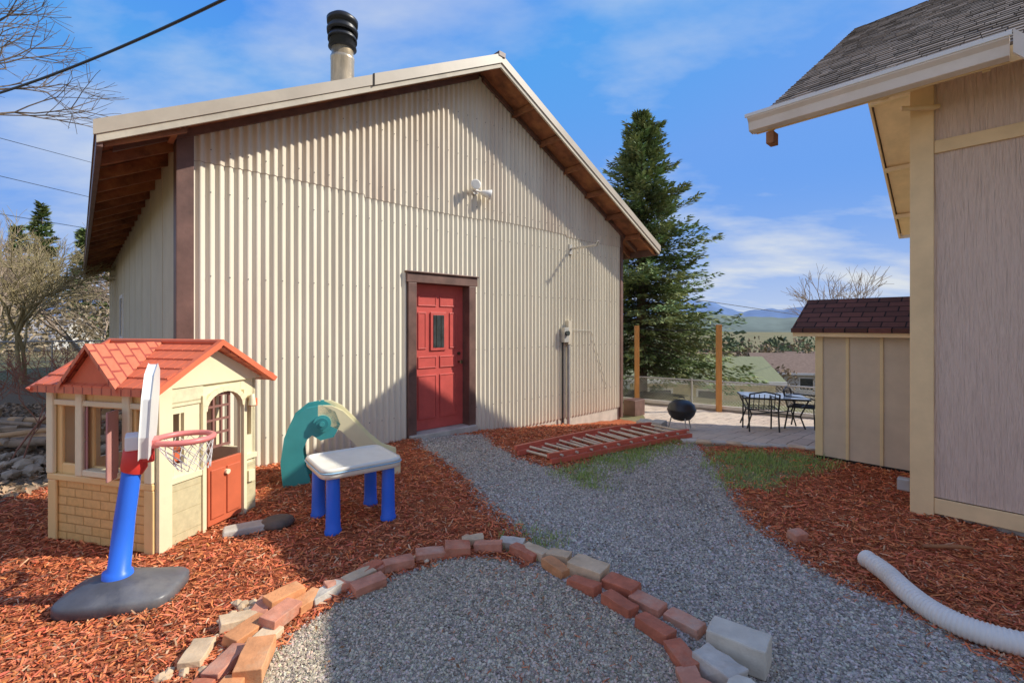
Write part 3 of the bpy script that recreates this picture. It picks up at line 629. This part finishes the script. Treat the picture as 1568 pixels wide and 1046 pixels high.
L_=[(-.71,2.93,38,Pk),(-.90,2.76,45,Pa),(-.82,2.69,48,Pk),(-.53,3.05,22,Pk),(-.36,3.10,5,R,.17,.12,.075),(-.16,3.16,-12,Pk),(-.27,3.24,5,Pa,.15),(.08,3.07,-28,R),(.0,3.20,-20,St,.17),(.27,2.88,-45,O),(.15,3.08,-35,Pa),(.41,2.68,-48,R),(.30,3.02,-28,Pa,.15,.11),(.57,2.50,-50,R),(.46,2.83,-40,Pa,.22,.15,.085),(.62,2.66,-52,R,.2,.11,.07),(.72,2.50,-48,Pk),(.70,2.30,-62,R),(.76,2.10,-75,R),(.86,2.34,-45,Pk),(.74,1.92,-85,Pk),(.75,1.7,-88,R),
(-1.03,2.60,50,St),(-.97,2.68,40,Pk),(-1.10,2.52,65,O),(-1.16,2.36,75,Pk,.2,.1,.06,.03),(-1.22,2.52,60,O,.19,.1,.07,.02),(-1.30,2.44,85,Pk,.19,.09,.057,.0),(-1.17,2.20,85,Pa),(-1.27,2.26,75,O,.2,.1,.07),(-1.12,2.05,95,O,.2,.12,.07,.02),(-1.25,2.06,80,Pk),(-1.15,1.87,92,O),(-1.27,1.85,88,R),(-1.36,2.36,40,Pa),(-1.42,2.12,100,Pa,.17,.1,.05),(-1.20,1.65,90,R),(-.86,2.86,50,R,.15),(-.78,2.90,35,Pk,.12,.08,.05)]
for t in L_:
    x_,y_,yw,m_=t[:4]; e=list(t[4:])+[None]*(4-len(t[4:])); kw={k_:v_ for k_,v_ in zip(('l','w','h','z'),e) if v_}
    brick(x_,y_,yw+random.uniform(-8,8),m_,tilt=random.uniform(-6,6),roll=random.uniform(-6,6),**kw)
b.obj('brick_border',bevel=.004)
M_BLK2=mat('pale_block',(.68,.61,.48),.9,.15,7,.6,dirt=(.52,.45,.35))
b=B(); brick(1.02,2.12,-38,M_BLK2,.25,.15,.13); brick(.88,2.0,-60,St,.2,.12,.09,chip=.014); brick(.80,1.85,-50,Pk,.2,.1,.06); brick(.93,1.8,-50,M_BLK2,.2,.14,.1,chip=.016); b.obj('stone_block',bevel=.008)
b=B(); brick(1.99,3.28,20,Pk,.12,.08,.08,tilt=10); b.obj('brick',bevel=.005)
b=B(); brick(-1.95,3.45,30,M_CONC,.30,.14,.05); b.obj('paver_stone',bevel=.01)
b=B(); b.lathe((-1.77,3.55,0),[(0,.055),(.07,.06),(.11,.045),(.12,.02),(.10,0)],mat('dark_stone',(.13,.10,.08),.8,.3,9,.4),14); b.obj('flat_rock')
def rocks(name,pts,m):
    bb=B()
    for x_,y_,r_ in pts:
        vs=[];T=Matrix.Rotation(random.random()*6,4,'Z')
        for (a,c_,d) in[(0,0,1),(.9,0,.45),(.28,.85,.45),(-.72,.53,.45),(-.72,-.53,.45),(.28,-.85,.45),(.72,.53,-.45),(-.28,.85,-.45),(-.9,0,-.45),(-.28,-.85,-.45),(.72,-.53,-.45),(0,0,-1)]:
            q=T@Vector((a,c_*random.uniform(.6,1),d*.6))*r_*random.uniform(.75,1.2); vs.append((x_+q.x,y_+q.y,Hs(x_,y_)+r_*.3+q.z))
        fs=[(0,1,2),(0,2,3),(0,3,4),(0,4,5),(0,5,1),(1,6,2),(2,7,3),(3,8,4),(4,9,5),(5,10,1),(6,7,2),(7,8,3),(8,9,4),(9,10,5),(10,6,1),(11,7,6),(11,8,7),(11,9,8),(11,10,9),(11,6,10)]
        bb.add(vs,fs,m)
    return bb.obj(name,bevel=.004)
rocks('small_rocks',[(random.uniform(-1.5,-1.25),random.uniform(1.8,2.6),random.uniform(.012,.04)) for _ in range(45)]+[(random.uniform(-.9,-.5),random.uniform(2.95,3.1),random.uniform(.01,.03)) for _ in range(14)],Pa)
rocks('rock_pile',[(random.uniform(-5.9,-4.6),random.uniform(4.6,6.0),random.uniform(.03,.11)) for _ in range(70)],mat('field_stone',(.42,.33,.23),.9,.3,6,.5))
n=420; x=rng.uniform(-1.4,2.2,n); y=rng.uniform(1.5,4.2,n)
LF=np.array([(-1,0,0),(0,-.5,.2),(1,0,.1),(0,.5,.25)]); scatter('fallen_leaves',LF,[(0,1,2,3)],np.stack([x,y,H(x,y)+.016],1),euler(rng.random(n)*6,rng.normal(0,.4,n),rng.normal(0,.4,n)),np.full((n,3),1)*rng.uniform(.005,.016,(n,1)),np.array([[.36,.19,.09]])*rng.uniform(.5,1.5,(n,1)),M_CHIP)
n=9000; x=rng.uniform(-10,-4.3,n); y=rng.uniform(3.5,9,n)
scatter('leaf_litter',LF,[(0,1,2,3)],np.stack([x,y,H(x,y)+.02*rng.random(n)+.01],1),euler(rng.random(n)*6,rng.normal(0,.5,n),rng.normal(0,.5,n)),np.full((n,3),1)*rng.uniform(.015,.05,(n,1)),np.array([[.36,.25,.16]])*rng.uniform(.3,1.5,(n,1)),M_CHIP)
# ---------------------------------------------------------------- LADDER
a0=Vector((.07,5.42)); a1=Vector((2.15,7.15)); b0=Vector((.42,5.08)); b1=Vector((2.42,6.35))
M_LAD=mat('ladder_red',(.66,.15,.09),.45,.15,5,.1); M_ALU=mat('aluminium',(.64,.53,.39),.45,.15,6,.05,metal=.0)
b=B()
def rail(p,q):
    d=(q-p); L2=d.length; d.normalize(); nrm=Vector((-d.y,d.x)); N=8
    for off,zz in((0,.0),(.05,.05)):
        for i in range(N):
            pa=p+d*L2*i/N; pb=p+d*L2*(i+1)/N
            vs=[]
            for P_ in(pa,pb):
                for o_,z_ in((-.018,.015),(.018,.015),(.018,.066),(-.018,.066)):
                    qv=P_+nrm*(o_+off); vs.append((qv.x,qv.y,Hs(P_.x,P_.y)+z_+zz))
            b.add(vs,[(0,1,5,4),(1,2,6,5),(2,3,7,6),(3,0,4,7),(0,3,2,1),(4,5,6,7)],M_LAD)
rail(a0,a1); rail(b0,b1)
for i in range(11):
    t=(i+.5)/11; p=a0.lerp(a1,t); q=b0.lerp(b1,t); b.tube([(p.x,p.y,Hs(p.x,p.y)+.05),(q.x,q.y,Hs(q.x,q.y)+.05)],.015,M_ALU,8); b.tube([(p.x+.05,p.y+.03,Hs(p.x,p.y)+.085),(q.x+.05,q.y+.03,Hs(q.x,q.y)+.085)],.014,M_ALU,8)
b.obj('extension_ladder')
# ---------------------------------------------------------------- DRAIN PIPE
pts=[(2.20,2.92),(2.19,2.75),(2.15,2.58),(2.13,2.42),(2.15,2.3),(2.22,2.2),(2.34,2.12),(2.52,2.05),(2.8,2.0)]
dense=[];rad=[]
P3=[Vector((p[0],p[1],.06)) for p in pts]
def cr(i,t):
    p0,p1,p2,p3=[P3[min(max(j,0),len(P3)-1)] for j in(i-1,i,i+1,i+2)]
    return .5*((2*p1)+(-p0+p2)*t+(2*p0-5*p1+4*p2-p3)*t*t+(-p0+3*p1-3*p2+p3)*t**3)
for i in range(len(P3)-1):
    for k in range(28): dense.append(cr(i,k/28))
for i in range(len(dense)):
    rib=.5+.5*math.sin(i*2*math.pi/4); rad.append(.049+(.006*rib if i>10 else 0)+(.005 if i<6 else 0))
b=B(); b.tube(dense,rad,mat('white_pipe',(.84,.78,.68),.5,.06,6,.05,dirt=(.72,.64,.51)),18,cap=False); b.obj('drain_pipe')
b=B(); b.tube([(2.75,3.15,.03),(2.95,3.1,.05),(3.05,3.12,.03)],[.012,.014,.01],M_WOOD,6); b.obj('stick')
# ---------------------------------------------------------------- GRILL
gz_=Hs(2.65,7.35); gr=empty('kettle_grill',Matrix.Translation((2.65,7.35,gz_)))
b=B(); b.lathe((0,0,.30),[(.02,-.17),(.13,-.14),(.19,-.07),(.215,0),(.22,.01),(.215,.02),(.19,.09),(.12,.145),(.0,.165)],M_BLK,26); b.tube([(-.04,0,.47),(-.04,0,.50),(.04,0,.50),(.04,0,.47)],.01,M_BLK,6); b.obj('kettle',gr)
b=B()
for t in(.5,2.6,4.7): b.tube([(.15*math.cos(t),.15*math.sin(t),.2),(.2*math.cos(t),.2*math.sin(t),0)],.01,M_GREY,6)
b.obj('legs',gr)
b=B()
for i,(x_,y_,l) in enumerate(((2.2,7.7,.28),(2.35,7.55,.3),(2.25,7.9,.25))): 
    brick(x_,y_,30+i*20,M_CONC,l,.2,.06); brick(x_,y_,35+i*20,M_CONC,l,.2,.06,z=.06)
b.obj('stacked_pavers',bevel=.006)
b=B(); brick(2.62,10.1,42,M_BRN,.38,.3,.35); b.obj('wooden_planter',bevel=.01)
b=B()
for i in range(9):
    t=i/8; x_=2.3+1.35*t; y_=6.1-.38*t; brick(x_,y_,-15+random.uniform(-15,15),random.choice([Pa,M_CONC,St]),.2,.13,.04)
b.obj('patio_edging',bevel=.01)
# ---------------------------------------------------------------- PATIO FURNITURE
M_IRON=mat('wrought_iron',(.03,.03,.03),.5)
M_GT=mat('table_glass',(.60,.66,.68),.12,.05,4,0,spec=.8)
def table(x,y,yaw):
    z=Hs(x,y); e=empty('patio_table',Matrix.Translation((x,y,z))@Matrix.Rotation(yaw,4,'Z'))
    b=B(); b.box(-.46,.46,-.33,.33,.515,.527,M_GT); b.obj('top',e)
    b=B()
    for sx in(-1,1):
        for sy in(-1,1): b.tube([(sx*.44,sy*.31,.51),(sx*.34,sy*.25,.25),(sx*.42,sy*.3,0)],.012,M_IRON,6)
    b.tube([(-.46,-.33,.51),(.46,-.33,.51),(.46,.33,.51),(-.46,.33,.51),(-.46,-.33,.51)],.014,M_IRON,6); b.tube([(-.34,-.25,.25),(.34,.25,.25)],.01,M_IRON,6); b.tube([(.34,-.25,.25),(-.34,.25,.25)],.01,M_IRON,6); b.obj('frame',e)
def chair(x,y,yaw,m=M_IRON,h=.75):
    z=Hs(x,y); e=empty('patio_chair',Matrix.Translation((x,y,z))@Matrix.Rotation(yaw,4,'Z'))
    b=B()
    for sx in(-.2,.2):
        b.tube([(sx,-.2,0),(sx,-.18,.36),(sx,.18,.35),(sx,.24,h)],.012,m,6); b.tube([(sx,.22,0),(sx,.16,.36)],.012,m,6); b.tube([(sx,-.18,.36),(sx,-.2,.5),(sx,.2,.52)],.01,m,6)
    b.tube([(-.2,.24,h),(0,.25,h+.04),(.2,.24,h)],.012,m,6)
    for k in range(5): xx=-.14+.07*k; b.tube([(xx,-.18,.355),(xx,.18,.345),(xx,.24,h)],.006,m,5)
    for yv in(-.18,0,.18): b.tube([(-.2,yv,.355),(.2,yv,.355)],.007,m,5)
    b.obj('frame_and_slats',e)
table(4.2,7.6,-.3)
chair(3.75,7.1,2.9,h=.58); chair(4.65,7.5,.8,h=.60)
# ---------------------------------------------------------------- FENCES
b=B()
for (x_,y_,top) in((3.08,11.6,1.52),(4.62,10.5,1.54),(8.2,8.2,1.5)):
    b.box(x_-.05,x_+.05,y_-.05,y_+.05,-.5,top,M_POST)
b.obj('fence_posts',bevel=.005)
b=B(); b.tube([(3.08,11.6,1.45),(3.85,11.05,1.40),(4.62,10.5,1.45)],.008,M_BLK,5); b.obj('string_line')
fa=Vector((2.5,12.15)); fb=Vector((8.3,8.2)); d=(fb-fa); Lf=d.length; d.normalize(); nr=Vector((-d.y,d.x))
b=B()
T=frame((fa.x,fa.y,0),d)
b.box(0,Lf,-.03,.06,-.52,-.30,M_LWHT,T); b.box(0,Lf,-.10,-.031,-.36,-.28,M_LWHT,T); b.obj('retaining_curb',bevel=.006)
def chain(name,pa,pb,z0,z1,step=.07,r=.0018):
    pa=Vector(pa);pb=Vector(pb);dd=pb-pa;L2=dd.length;dd.normalize();h=z1-z0;segs=[]
    N=int((L2+h)/step)
    for i in range(N):
        s0=i*step-h
        for sg in(1,-1):
            ss0=s0 if sg==1 else s0+h; ss1=s0+h if sg==1 else s0
            a_,b_=ss0,ss1; za,zb_=z0,z1
            def cl(a_,za,b_,zb_):
                if a_<0: t=(0-a_)/(b_-a_); return 0,za+(zb_-za)*t
                if a_>L2: t=(L2-a_)/(b_-a_); return L2,za+(zb_-za)*t
                return a_,za
            if (a_<0 and b_<0) or (a_>L2 and b_>L2): continue
            A2=cl(a_,za,b_,zb_); B2=cl(b_,zb_,a_,za)
            p=pa+dd*A2[0]; q=pa+dd*B2[0]; segs.append(((p.x,p.y,A2[1]),(q.x,q.y,B2[1]),r,r))
    t=0
    while t<=L2+.01:
        p=pa+dd*t; segs.append(((p.x,p.y,z0-.2),(p.x,p.y,z1+.04),.025,.025)); t+=2.0
    segs.append(((pa.x,pa.y,z1),(pb.x,pb.y,z1),.018,.018))
    segmesh(name,segs,M_GREY,4)
fo=fa+nr*.25; fp=fb+nr*.25
chain('chain_link_fence',fo,fp,-.75,.22,r=.0026)
chain('chain_link_fence.001',(-16,11.0),(-7.0,15.0),-.1,1.1,.1,.003)
# ---------------------------------------------------------------- TREES
M_NEED=attrmat('spruce_needles',.7); M_BARK=mat('bark',(.17,.125,.09),.95,.3,8,.5,st=(3,3,1)); M_TWIG=mat('twig_bark',(.36,.27,.19),.9,.25,5,.2)
def dirframe(d,roll):
    d=d/np.linalg.norm(d,axis=1,keepdims=True); r=rng.standard_normal(d.shape)*roll+np.array([[0,0,1.]])
    a=np.cross(r,d); a/=np.linalg.norm(a,axis=1,keepdims=True)+1e-9; c_=np.cross(d,a)
    return np.stack([d,a,c_],2)
def spruce(name,x,y,height,rad,nb=900,per=90,spray=.17,zfix=None,base=(.18,.25,.10)):
    z0=Hs(x,y) if zfix is None else zfix; e=empty(name,Matrix.Translation((x,y,z0)))
    b=B(); b.tube([(0,0,0),(0,0,height*.5),(0,0,height*.97)],[.022*height,.013*height,.002*height],M_BARK,9); b.obj('trunk',e)
    pos=[];dr=[];col=[];segs=[]
    for i in range(nb):
        t=rng.random()**.9
        tt=.07+.92*t; hz_=height*tt; az=rng.random()*2*math.pi
        lump=.80+.20*math.sin(az*3+hz_*2.1)+.16*math.sin(az*5-hz_*3.7)+.10*math.sin(hz_*6)
        Lb=rad*min(1.0,1.18*(1-tt)**.8)*lump*rng.uniform(.62,1.15)+.03*rad
        up=.75*tt-.10
        k=max(8,int(per*(Lb/rad)+8)); s_=rng.random(k)**.55
        droop=-.30*Lb*s_**1.5+.16*Lb*s_**4
        px=np.cos(az)*Lb*s_;py=np.sin(az)*Lb*s_;pz=hz_+up*Lb*s_+droop
        wv_=.17*Lb*(1-s_*.75)+.02
        side=rng.uniform(-1,1,k)*wv_
        px+=-np.sin(az)*side;py+=np.cos(az)*side; pz+=-np.abs(side)*.2-rng.random(k)*.09*(.4+Lb/rad)
        pos.append(np.stack([px,py,pz],1))
        dd=np.stack([np.cos(az)-np.sin(az)*np.sign(side)*.8,np.sin(az)+np.cos(az)*np.sign(side)*.8,np.full(k,-.15+up)],1)+rng.normal(0,.25,(k,3)); dr.append(dd)
        sh=rng.uniform(.6,1.25)
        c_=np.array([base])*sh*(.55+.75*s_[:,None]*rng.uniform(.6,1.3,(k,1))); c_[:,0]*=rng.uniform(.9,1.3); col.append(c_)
        segs.append(((0,0,hz_),(math.cos(az)*Lb*.8,math.sin(az)*Lb*.8,hz_+up*Lb*.8-.2*Lb),.012*(1.2-tt)*height/8,.004))
    pos=np.concatenate(pos);dr=np.concatenate(dr);col=np.concatenate(col);n=len(pos)
    NS=np.array([(-.2,0,0),(.35,-.32,-.06),(1,0,-.1),(.35,.32,-.06)])
    sc=spray*rng.uniform(.6,1.3,(n,1))*np.array([[1,.55,1]])
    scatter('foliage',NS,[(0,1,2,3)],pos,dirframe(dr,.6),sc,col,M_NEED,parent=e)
    segmesh('limbs',segs,M_BARK,4,parent=e)
spruce('spruce_tree',3.85,14.0,8.3,2.6,1150,110,spray=.14)
def bare(name,x,y,height,seed,spread=.5,depth=6,mat_=None,r0=None,z=None,lean=(0,0),ret=False,nstem=1):
    rd=random.Random(seed); z0=Hs(x,y) if z is None else z; segs=[]
    r0=r0 or height*.014
    def grow(p,d,L2,r,dp):
        n=3; q=p
        for i in range(n):
            d=(d+Vector((rd.gauss(0,.12),rd.gauss(0,.12),rd.gauss(0,.06)+.03))).normalized(); q2=q+d*L2/n
            segs.append((tuple(q),tuple(q2),r*(1-.3*i/n),r*(1-.3*(i+1)/n))); q=q2
            if dp>0 and i>0 and rd.random()<.75: br_(q,d,L2*.72,r*.55,dp-1)
        if dp>0:
            for _ in range(2): br_(q,d,L2*rd.uniform(.62,.85),r*.62,dp-1)
    def br_(q,d,L2,r,dp):
        a=Vector((rd.gauss(0,1),rd.gauss(0,1),rd.gauss(0,.6))); a=(a-d*a.dot(d)).normalized()
        grow(q,(d+a*spread*rd.uniform(.6,1.4)).normalized(),L2,max(r,.003),dp)
    for k in range(nstem):
        grow(Vector((x+rd.gauss(0,.15)*(nstem>1),y+rd.gauss(0,.15)*(nstem>1),z0)),Vector((lean[0]+rd.gauss(0,.25)*(nstem>1),lean[1]+rd.gauss(0,.25)*(nstem>1),1)).normalized(),height*.3,r0,depth)
    if ret: return segs
    return segmesh(name,segs,mat_ or M_TWIG,4)
bare('bare_tree',-10.4,7.6,8.6,3,.6,6,mat_=M_BARK,lean=(.12,0))
bare('bare_tree.001',8.6,12.6,4.6,5,.55,5,z=-1.2)
for i,(x_,y_,h,sd_) in enumerate(((-12.5,12.2,4.6,11),(-14.5,13,4.2,12),(-17,15,5,13),(-15.5,17,5.4,14),(-19,16.5,5,15),(-14,19,5.5,16))):
    bare('bare_tree.%03d'%(i+2),x_,y_,h,sd_,.55,5,mat_=(M_TWIG if i%2 else mat('twig_yellow%d'%i,(.38,.31,.16),.9)),nstem=2)
sg=[]
for i in range(5): sg+=bare('x',-5.4+.35*i*random.uniform(.5,1),5.2+.6*i,1.5,30+i,.6,4,ret=True,nstem=3,r0=.012)
segmesh('bare_shrub',sg,mat('red_twig',(.32,.15,.10),.9),4)
sg=[]
for i in range(14): sg+=bare('x',rng.uniform(9.5,15),rng.uniform(16,21),2.4,50+i,.6,4,ret=True,nstem=2,r0=.02)
segmesh('bare_hedge',sg,M_TWIG,3)
M_FOL=attrmat('far_foliage',.9)
def mass(name,clumps,col,per=260,leaf=.3):
    P=[];C=[]
    for x_,y_,z_,r_ in clumps:
        k=per; d_=rng.standard_normal((k,3)); d_/=np.linalg.norm(d_,axis=1,keepdims=True); rr=rng.random((k,1))**.4
        P.append(np.array([[x_,y_,z_+r_]])+d_*rr*r_*np.array([[1,1,1.25]])); C.append(np.array([col])*rng.uniform(.6,1.3)*rng.uniform(.6,1.3,(k,1)))
    P=np.concatenate(P);C=np.concatenate(C);n=len(P)
    scatter(name,LF,[(0,1,2,3)],P,euler(rng.random(n)*6.3,rng.random(n)*6.3,rng.random(n)*6.3),np.full((n,3),leaf)*rng.uniform(.5,1.3,(n,1)),C,M_FOL)
def cl(n,x0,x1,y0,y1,r0,r1):
    out=[]
    for _ in range(n):
        x_,y_=rng.uniform(x0,x1),rng.uniform(y0,y1); out.append((x_,y_,Hs(x_,y_)-.2,rng.uniform(r0,r1)))
    return out
mass('distant_shrubs',cl(34,-44,-18,20,32,1.0,2.2),(.30,.235,.15),420,.12)
mass('valley_trees',cl(110,15,110,50,120,1.2,3.0),(.28,.21,.13),200,.35)
mass('valley_trees.001',cl(90,20,200,90,220,2,5),(.13,.16,.08),150,.8)
mass('valley_shrubs',cl(34,13,34,29,45,.8,1.7),(.29,.215,.13),320,.13)
mass('valley_evergreens',cl(16,16,45,40,70,1.2,2.0),(.09,.13,.05),320,.2)
for i,(x_,y_,h) in enumerate(((-38,38,11.5),(-41,39,10),(-35,38.5,9.5),(-46,40,11),(-33.5,40,9))):
    spruce('conifer.%03d'%i if i else 'conifer',x_,y_,h,1.9,260,50,spray=.4)
# ---------------------------------------------------------------- NEIGHBOURS
M_NR=mat('neighbour_metal_roof',(.25,.26,.15),.9,.08,2,.1,st=(8,1,1),spec=.1); M_NW=mat('neighbour_wall',(.64,.56,.34),.8); M_NW2=mat('white_siding',(.68,.65,.59),.7); M_NR2=mat('brown_shingle',(.24,.17,.13),.95,spec=.1)
def simple_house(name,x,y,yaw,lx,ly,zg,ze,zr,mw,mr):
    e=empty(name,Matrix.Translation((x,y,0))@Matrix.Rotation(yaw,4,'Z'))
    b=B(); b.box(0,lx,0,ly,zg,ze,mw); b.prism([(0,ze),(ly,ze),(ly/2,zr-.1)],'x',0.0,lx,mw); b.obj('walls',e)
    b=B(); o=.3; k=(zr-ze)/(ly/2)
    b.prism([(-o,ze-k*o+.05),(ly/2,zr+.05),(ly+o,ze-k*o+.05),(ly+o,ze-k*o-.05),(ly/2,zr-.05),(-o,ze-k*o-.05)],'x',-o,lx+o,mr); b.box(-o,lx+o,-o-.05,-o,ze-k*o-.10,ze-k*o+.06,M_WHT); b.obj('roof',e)
    b=B()
    xx=.7
    while xx<lx-1.2:
        b.box(xx,xx+1.0,-.05,-.01,ze-1.4,ze-.4,M_WHT); b.box(xx+.08,xx+.92,-.07,-.051,ze-1.32,ze-.48,M_GLASS); xx+=1.9
    b.box(lx+.01,lx+.05,ly/2-.5,ly/2+.5,ze-1.4,ze-.4,M_GLASS); b.obj('windows',e)
simple_house('neighbour_garage',4.9,19.5,-.16,5.6,4.6,-4,-.62,.12,M_NW,M_NR)
simple_house('neighbour_house',19.0,36,-.3,6,6,-6,-1.9,-.7,M_NW2,M_NR2)
simple_house('white_house',-29.5,24,.35,4.6,5,-1,.9,2.0,M_NW2,mat('grey_roof',(.4,.37,.34),.9))
simple_house('distant_house',52,90,-.3,12,9,-14,-6,-3.5,M_NW2,M_NR2)
simple_house('distant_house.001',30,75,.2,10,8,-12,-5,-3,M_NW,M_NR2)
b=B(); M_LOG=mat('old_wood',(.36,.26,.17),.9,.3,6,.4); M_CUT=mat('cut_wood',(.62,.39,.2),.9)
for i in range(34):
    x_,y_=random.uniform(-7.6,-5.3),random.uniform(5.6,6.6); z_=random.uniform(.04,.34); a_=random.gauss(.15,.35); l=random.uniform(.4,1.2); r_=random.uniform(.025,.06); dx,dy_=math.cos(a_)*l/2,math.sin(a_)*l/2
    b.tube([(x_-dx,y_-dy_,z_),(x_+dx,y_+dy_,z_+random.uniform(-.05,.05))],r_,M_LOG if i%3 else M_CUT,7)
b.obj('wood_pile')
b=B(); b.tube([(-5.6,6.4,.33),(-5.75,6.5,.33)],.11,M_CUT,14); b.obj('log')
b=B(); b.box(0,1.4,0,.8,0,1.1,mat('blue_tarp',(.08,.16,.35),.5),frame((-17.6,13.6,-.1),(1,.2))); b.obj('blue_bin',bevel=.05)
# ---------------------------------------------------------------- WIRES
def wire(name,p,q,sag,r,n=30):
    p=Vector(p);q=Vector(q);b=B(); b.tube([p.lerp(q,i/n)-Vector((0,0,sag*4*(i/n)*(1-i/n))) for i in range(n+1)],r,M_BLK,6); return b.obj(name)
wire('overhead_cable',(-12.06,8.0,5.1),(2.8,1.3,4.55),.87,.012,60)
b=B(); 
for y0,z0,x1,y1,z1 in((18,8.7,-22,24,10.0),(18,7.25,-20,22,7.6),(18,5.8,-20,22,6.1)):
    p=Vector((-19.6,y0,z0)); q=Vector((x1,y1,z1)); dd=q-p; pts_=[p-dd*2+Vector((-3,0,0)),p,q,q+dd*3]
    b.tube(pts_,.012,M_BLK,4)
b.obj('power_lines')
b=B(); b.tube([(5,16,2.6),(12,19,1.9),(30,30,1.2)],.012,M_BLK,4); b.obj('power_lines.001')
# ---------------------------------------------------------------- HILLS
M_HILL=mat('hills',(.12,.20,.36),1,.2,.004,0); M_HILL2=mat('near_hills',(.13,.165,.14),1,.3,.01,0)  # far hills: distance haze painted into the blue base colour
def hills(name,R_,zmax,m,sd_,base=-30):
    ang=np.linspace(-20,200,400)*math.pi/180; V_=[]
    for i,a in enumerate(ang):
        h=zmax*(.45+.3*math.sin(a*5+sd_)+.15*math.sin(a*13+sd_*2)+.08*math.sin(a*31+sd_)+.04*math.sin(a*77)+.02*math.sin(a*190))
        for rr,hh in((R_*.8,base),(R_*.93,base+.55*(h-base)),(R_,h),(R_*1.2,base)): V_.append((rr*math.cos(a),rr*math.sin(a),hh))
    F_=[(i*4+k,i*4+k+1,(i+1)*4+k+1,(i+1)*4+k) for i in range(len(ang)-1) for k in range(3)]
    npmesh(name,V_,F_,[m],smooth=True)
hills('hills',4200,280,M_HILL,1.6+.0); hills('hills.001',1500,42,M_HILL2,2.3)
# ---------------------------------------------------------------- LIGHT, SKY
d=Vector((-.785,-.045,-.605)).normalized()
sun=bpy.data.lights.new('sun','SUN'); sun.energy=5; sun.angle=math.radians(.5); sun.color=(1,.94,.83)
so=bpy.data.objects.new('sun',sun); link(so); so.rotation_euler=d.to_track_quat('-Z','Y').to_euler()
w=bpy.data.worlds.new('World'); S.world=w; w.use_nodes=True; nt=w.node_tree; bg=nt.nodes['Background']
sky=nt.nodes.new('ShaderNodeTexSky'); sky.sky_type='NISHITA'; sky.sun_disc=False; sky.sun_elevation=math.radians(37.6); sky.sun_rotation=math.radians(87); sky.air_density=1.0; sky.dust_density=.2; sky.ozone_density=2.0; sky.altitude=700
tc=nt.nodes.new('ShaderNodeTexCoord'); sx=nt.nodes.new('ShaderNodeSeparateXYZ'); nt.links.new(tc.outputs['Generated'],sx.inputs[0])
def mth(op,a,b_):
    n=nt.nodes.new('ShaderNodeMath'); n.operation=op
    for i,v_ in enumerate((a,b_)):
        if hasattr(v_,'is_output'): nt.links.new(v_,n.inputs[i])
        else: n.inputs[i].default_value=v_
    return n.outputs[0]
def mr(x_,a,b_,c_,d_):
    n=nt.nodes.new('ShaderNodeMapRange'); nt.links.new(x_,n.inputs[0])
    for i,v_ in enumerate((a,b_,c_,d_)): n.inputs[i+1].default_value=v_
    return n.outputs[0]
zz=mth('ADD',mth('MAXIMUM',sx.outputs[2],0),.18)
cx=nt.nodes.new('ShaderNodeCombineXYZ'); nt.links.new(mth('DIVIDE',sx.outputs[0],zz),cx.inputs[0]); nt.links.new(mth('DIVIDE',sx.outputs[1],zz),cx.inputs[1]); cx.inputs[2].default_value=3.3
mp=nt.nodes.new('ShaderNodeMapping'); mp.inputs['Scale'].default_value=(.8,1.3,1); mp.inputs['Rotation'].default_value=(0,0,.5); nt.links.new(cx.outputs[0],mp.inputs[0])
nn=noise(nt,mp.outputs[0],1.1,8,.55); nn2=noise(nt,mp.outputs[0],.5,3,.5)
f=mth('MULTIPLY',ramp(nt,nn,.46,.74),ramp(nt,nn2,.32,.52))
back_fill=mth('MULTIPLY',mr(sx.outputs[1],.0,-.5,0,.38),mr(nn,.25,.55,.35,1))  # bright warm cloud added in the unseen sky behind the camera, as fill light
hzz=mth('MULTIPLY',mr(sx.outputs[2],0,.28,1,0),mr(sx.outputs[2],0,.28,.70,.1))
ff=mth('MINIMUM',mth('ADD',f,hzz),.95)
blue=mixc(nt,1.0,sky.outputs[0],(.9,1.95,3.3),'MULTIPLY')
blue=mixc(nt,1.0,blue,(1.5,3.5,8.2),'DARKEN')
c=mixc(nt,ff,blue,(7.0,7.4,7.8)); c=mixc(nt,back_fill,c,(7.6,6.5,5.2)); nt.links.new(c,bg.inputs[0]); bg.inputs[1].default_value=.105
# ---------------------------------------------------------------- CAMERA
cam=bpy.data.cameras.new('camera'); cam.sensor_width=36; cam.lens=720/1568*36; cam.shift_y=-.0147; cam.clip_end=20000; cam.clip_start=.05
co=bpy.data.objects.new('camera',cam); link(co); co.location=(0,0,1.5); co.rotation_euler=(math.radians(90),0,0); S.camera=co
S.view_settings.view_transform='Standard'; S.view_settings.look='None'; S.view_settings.exposure=0
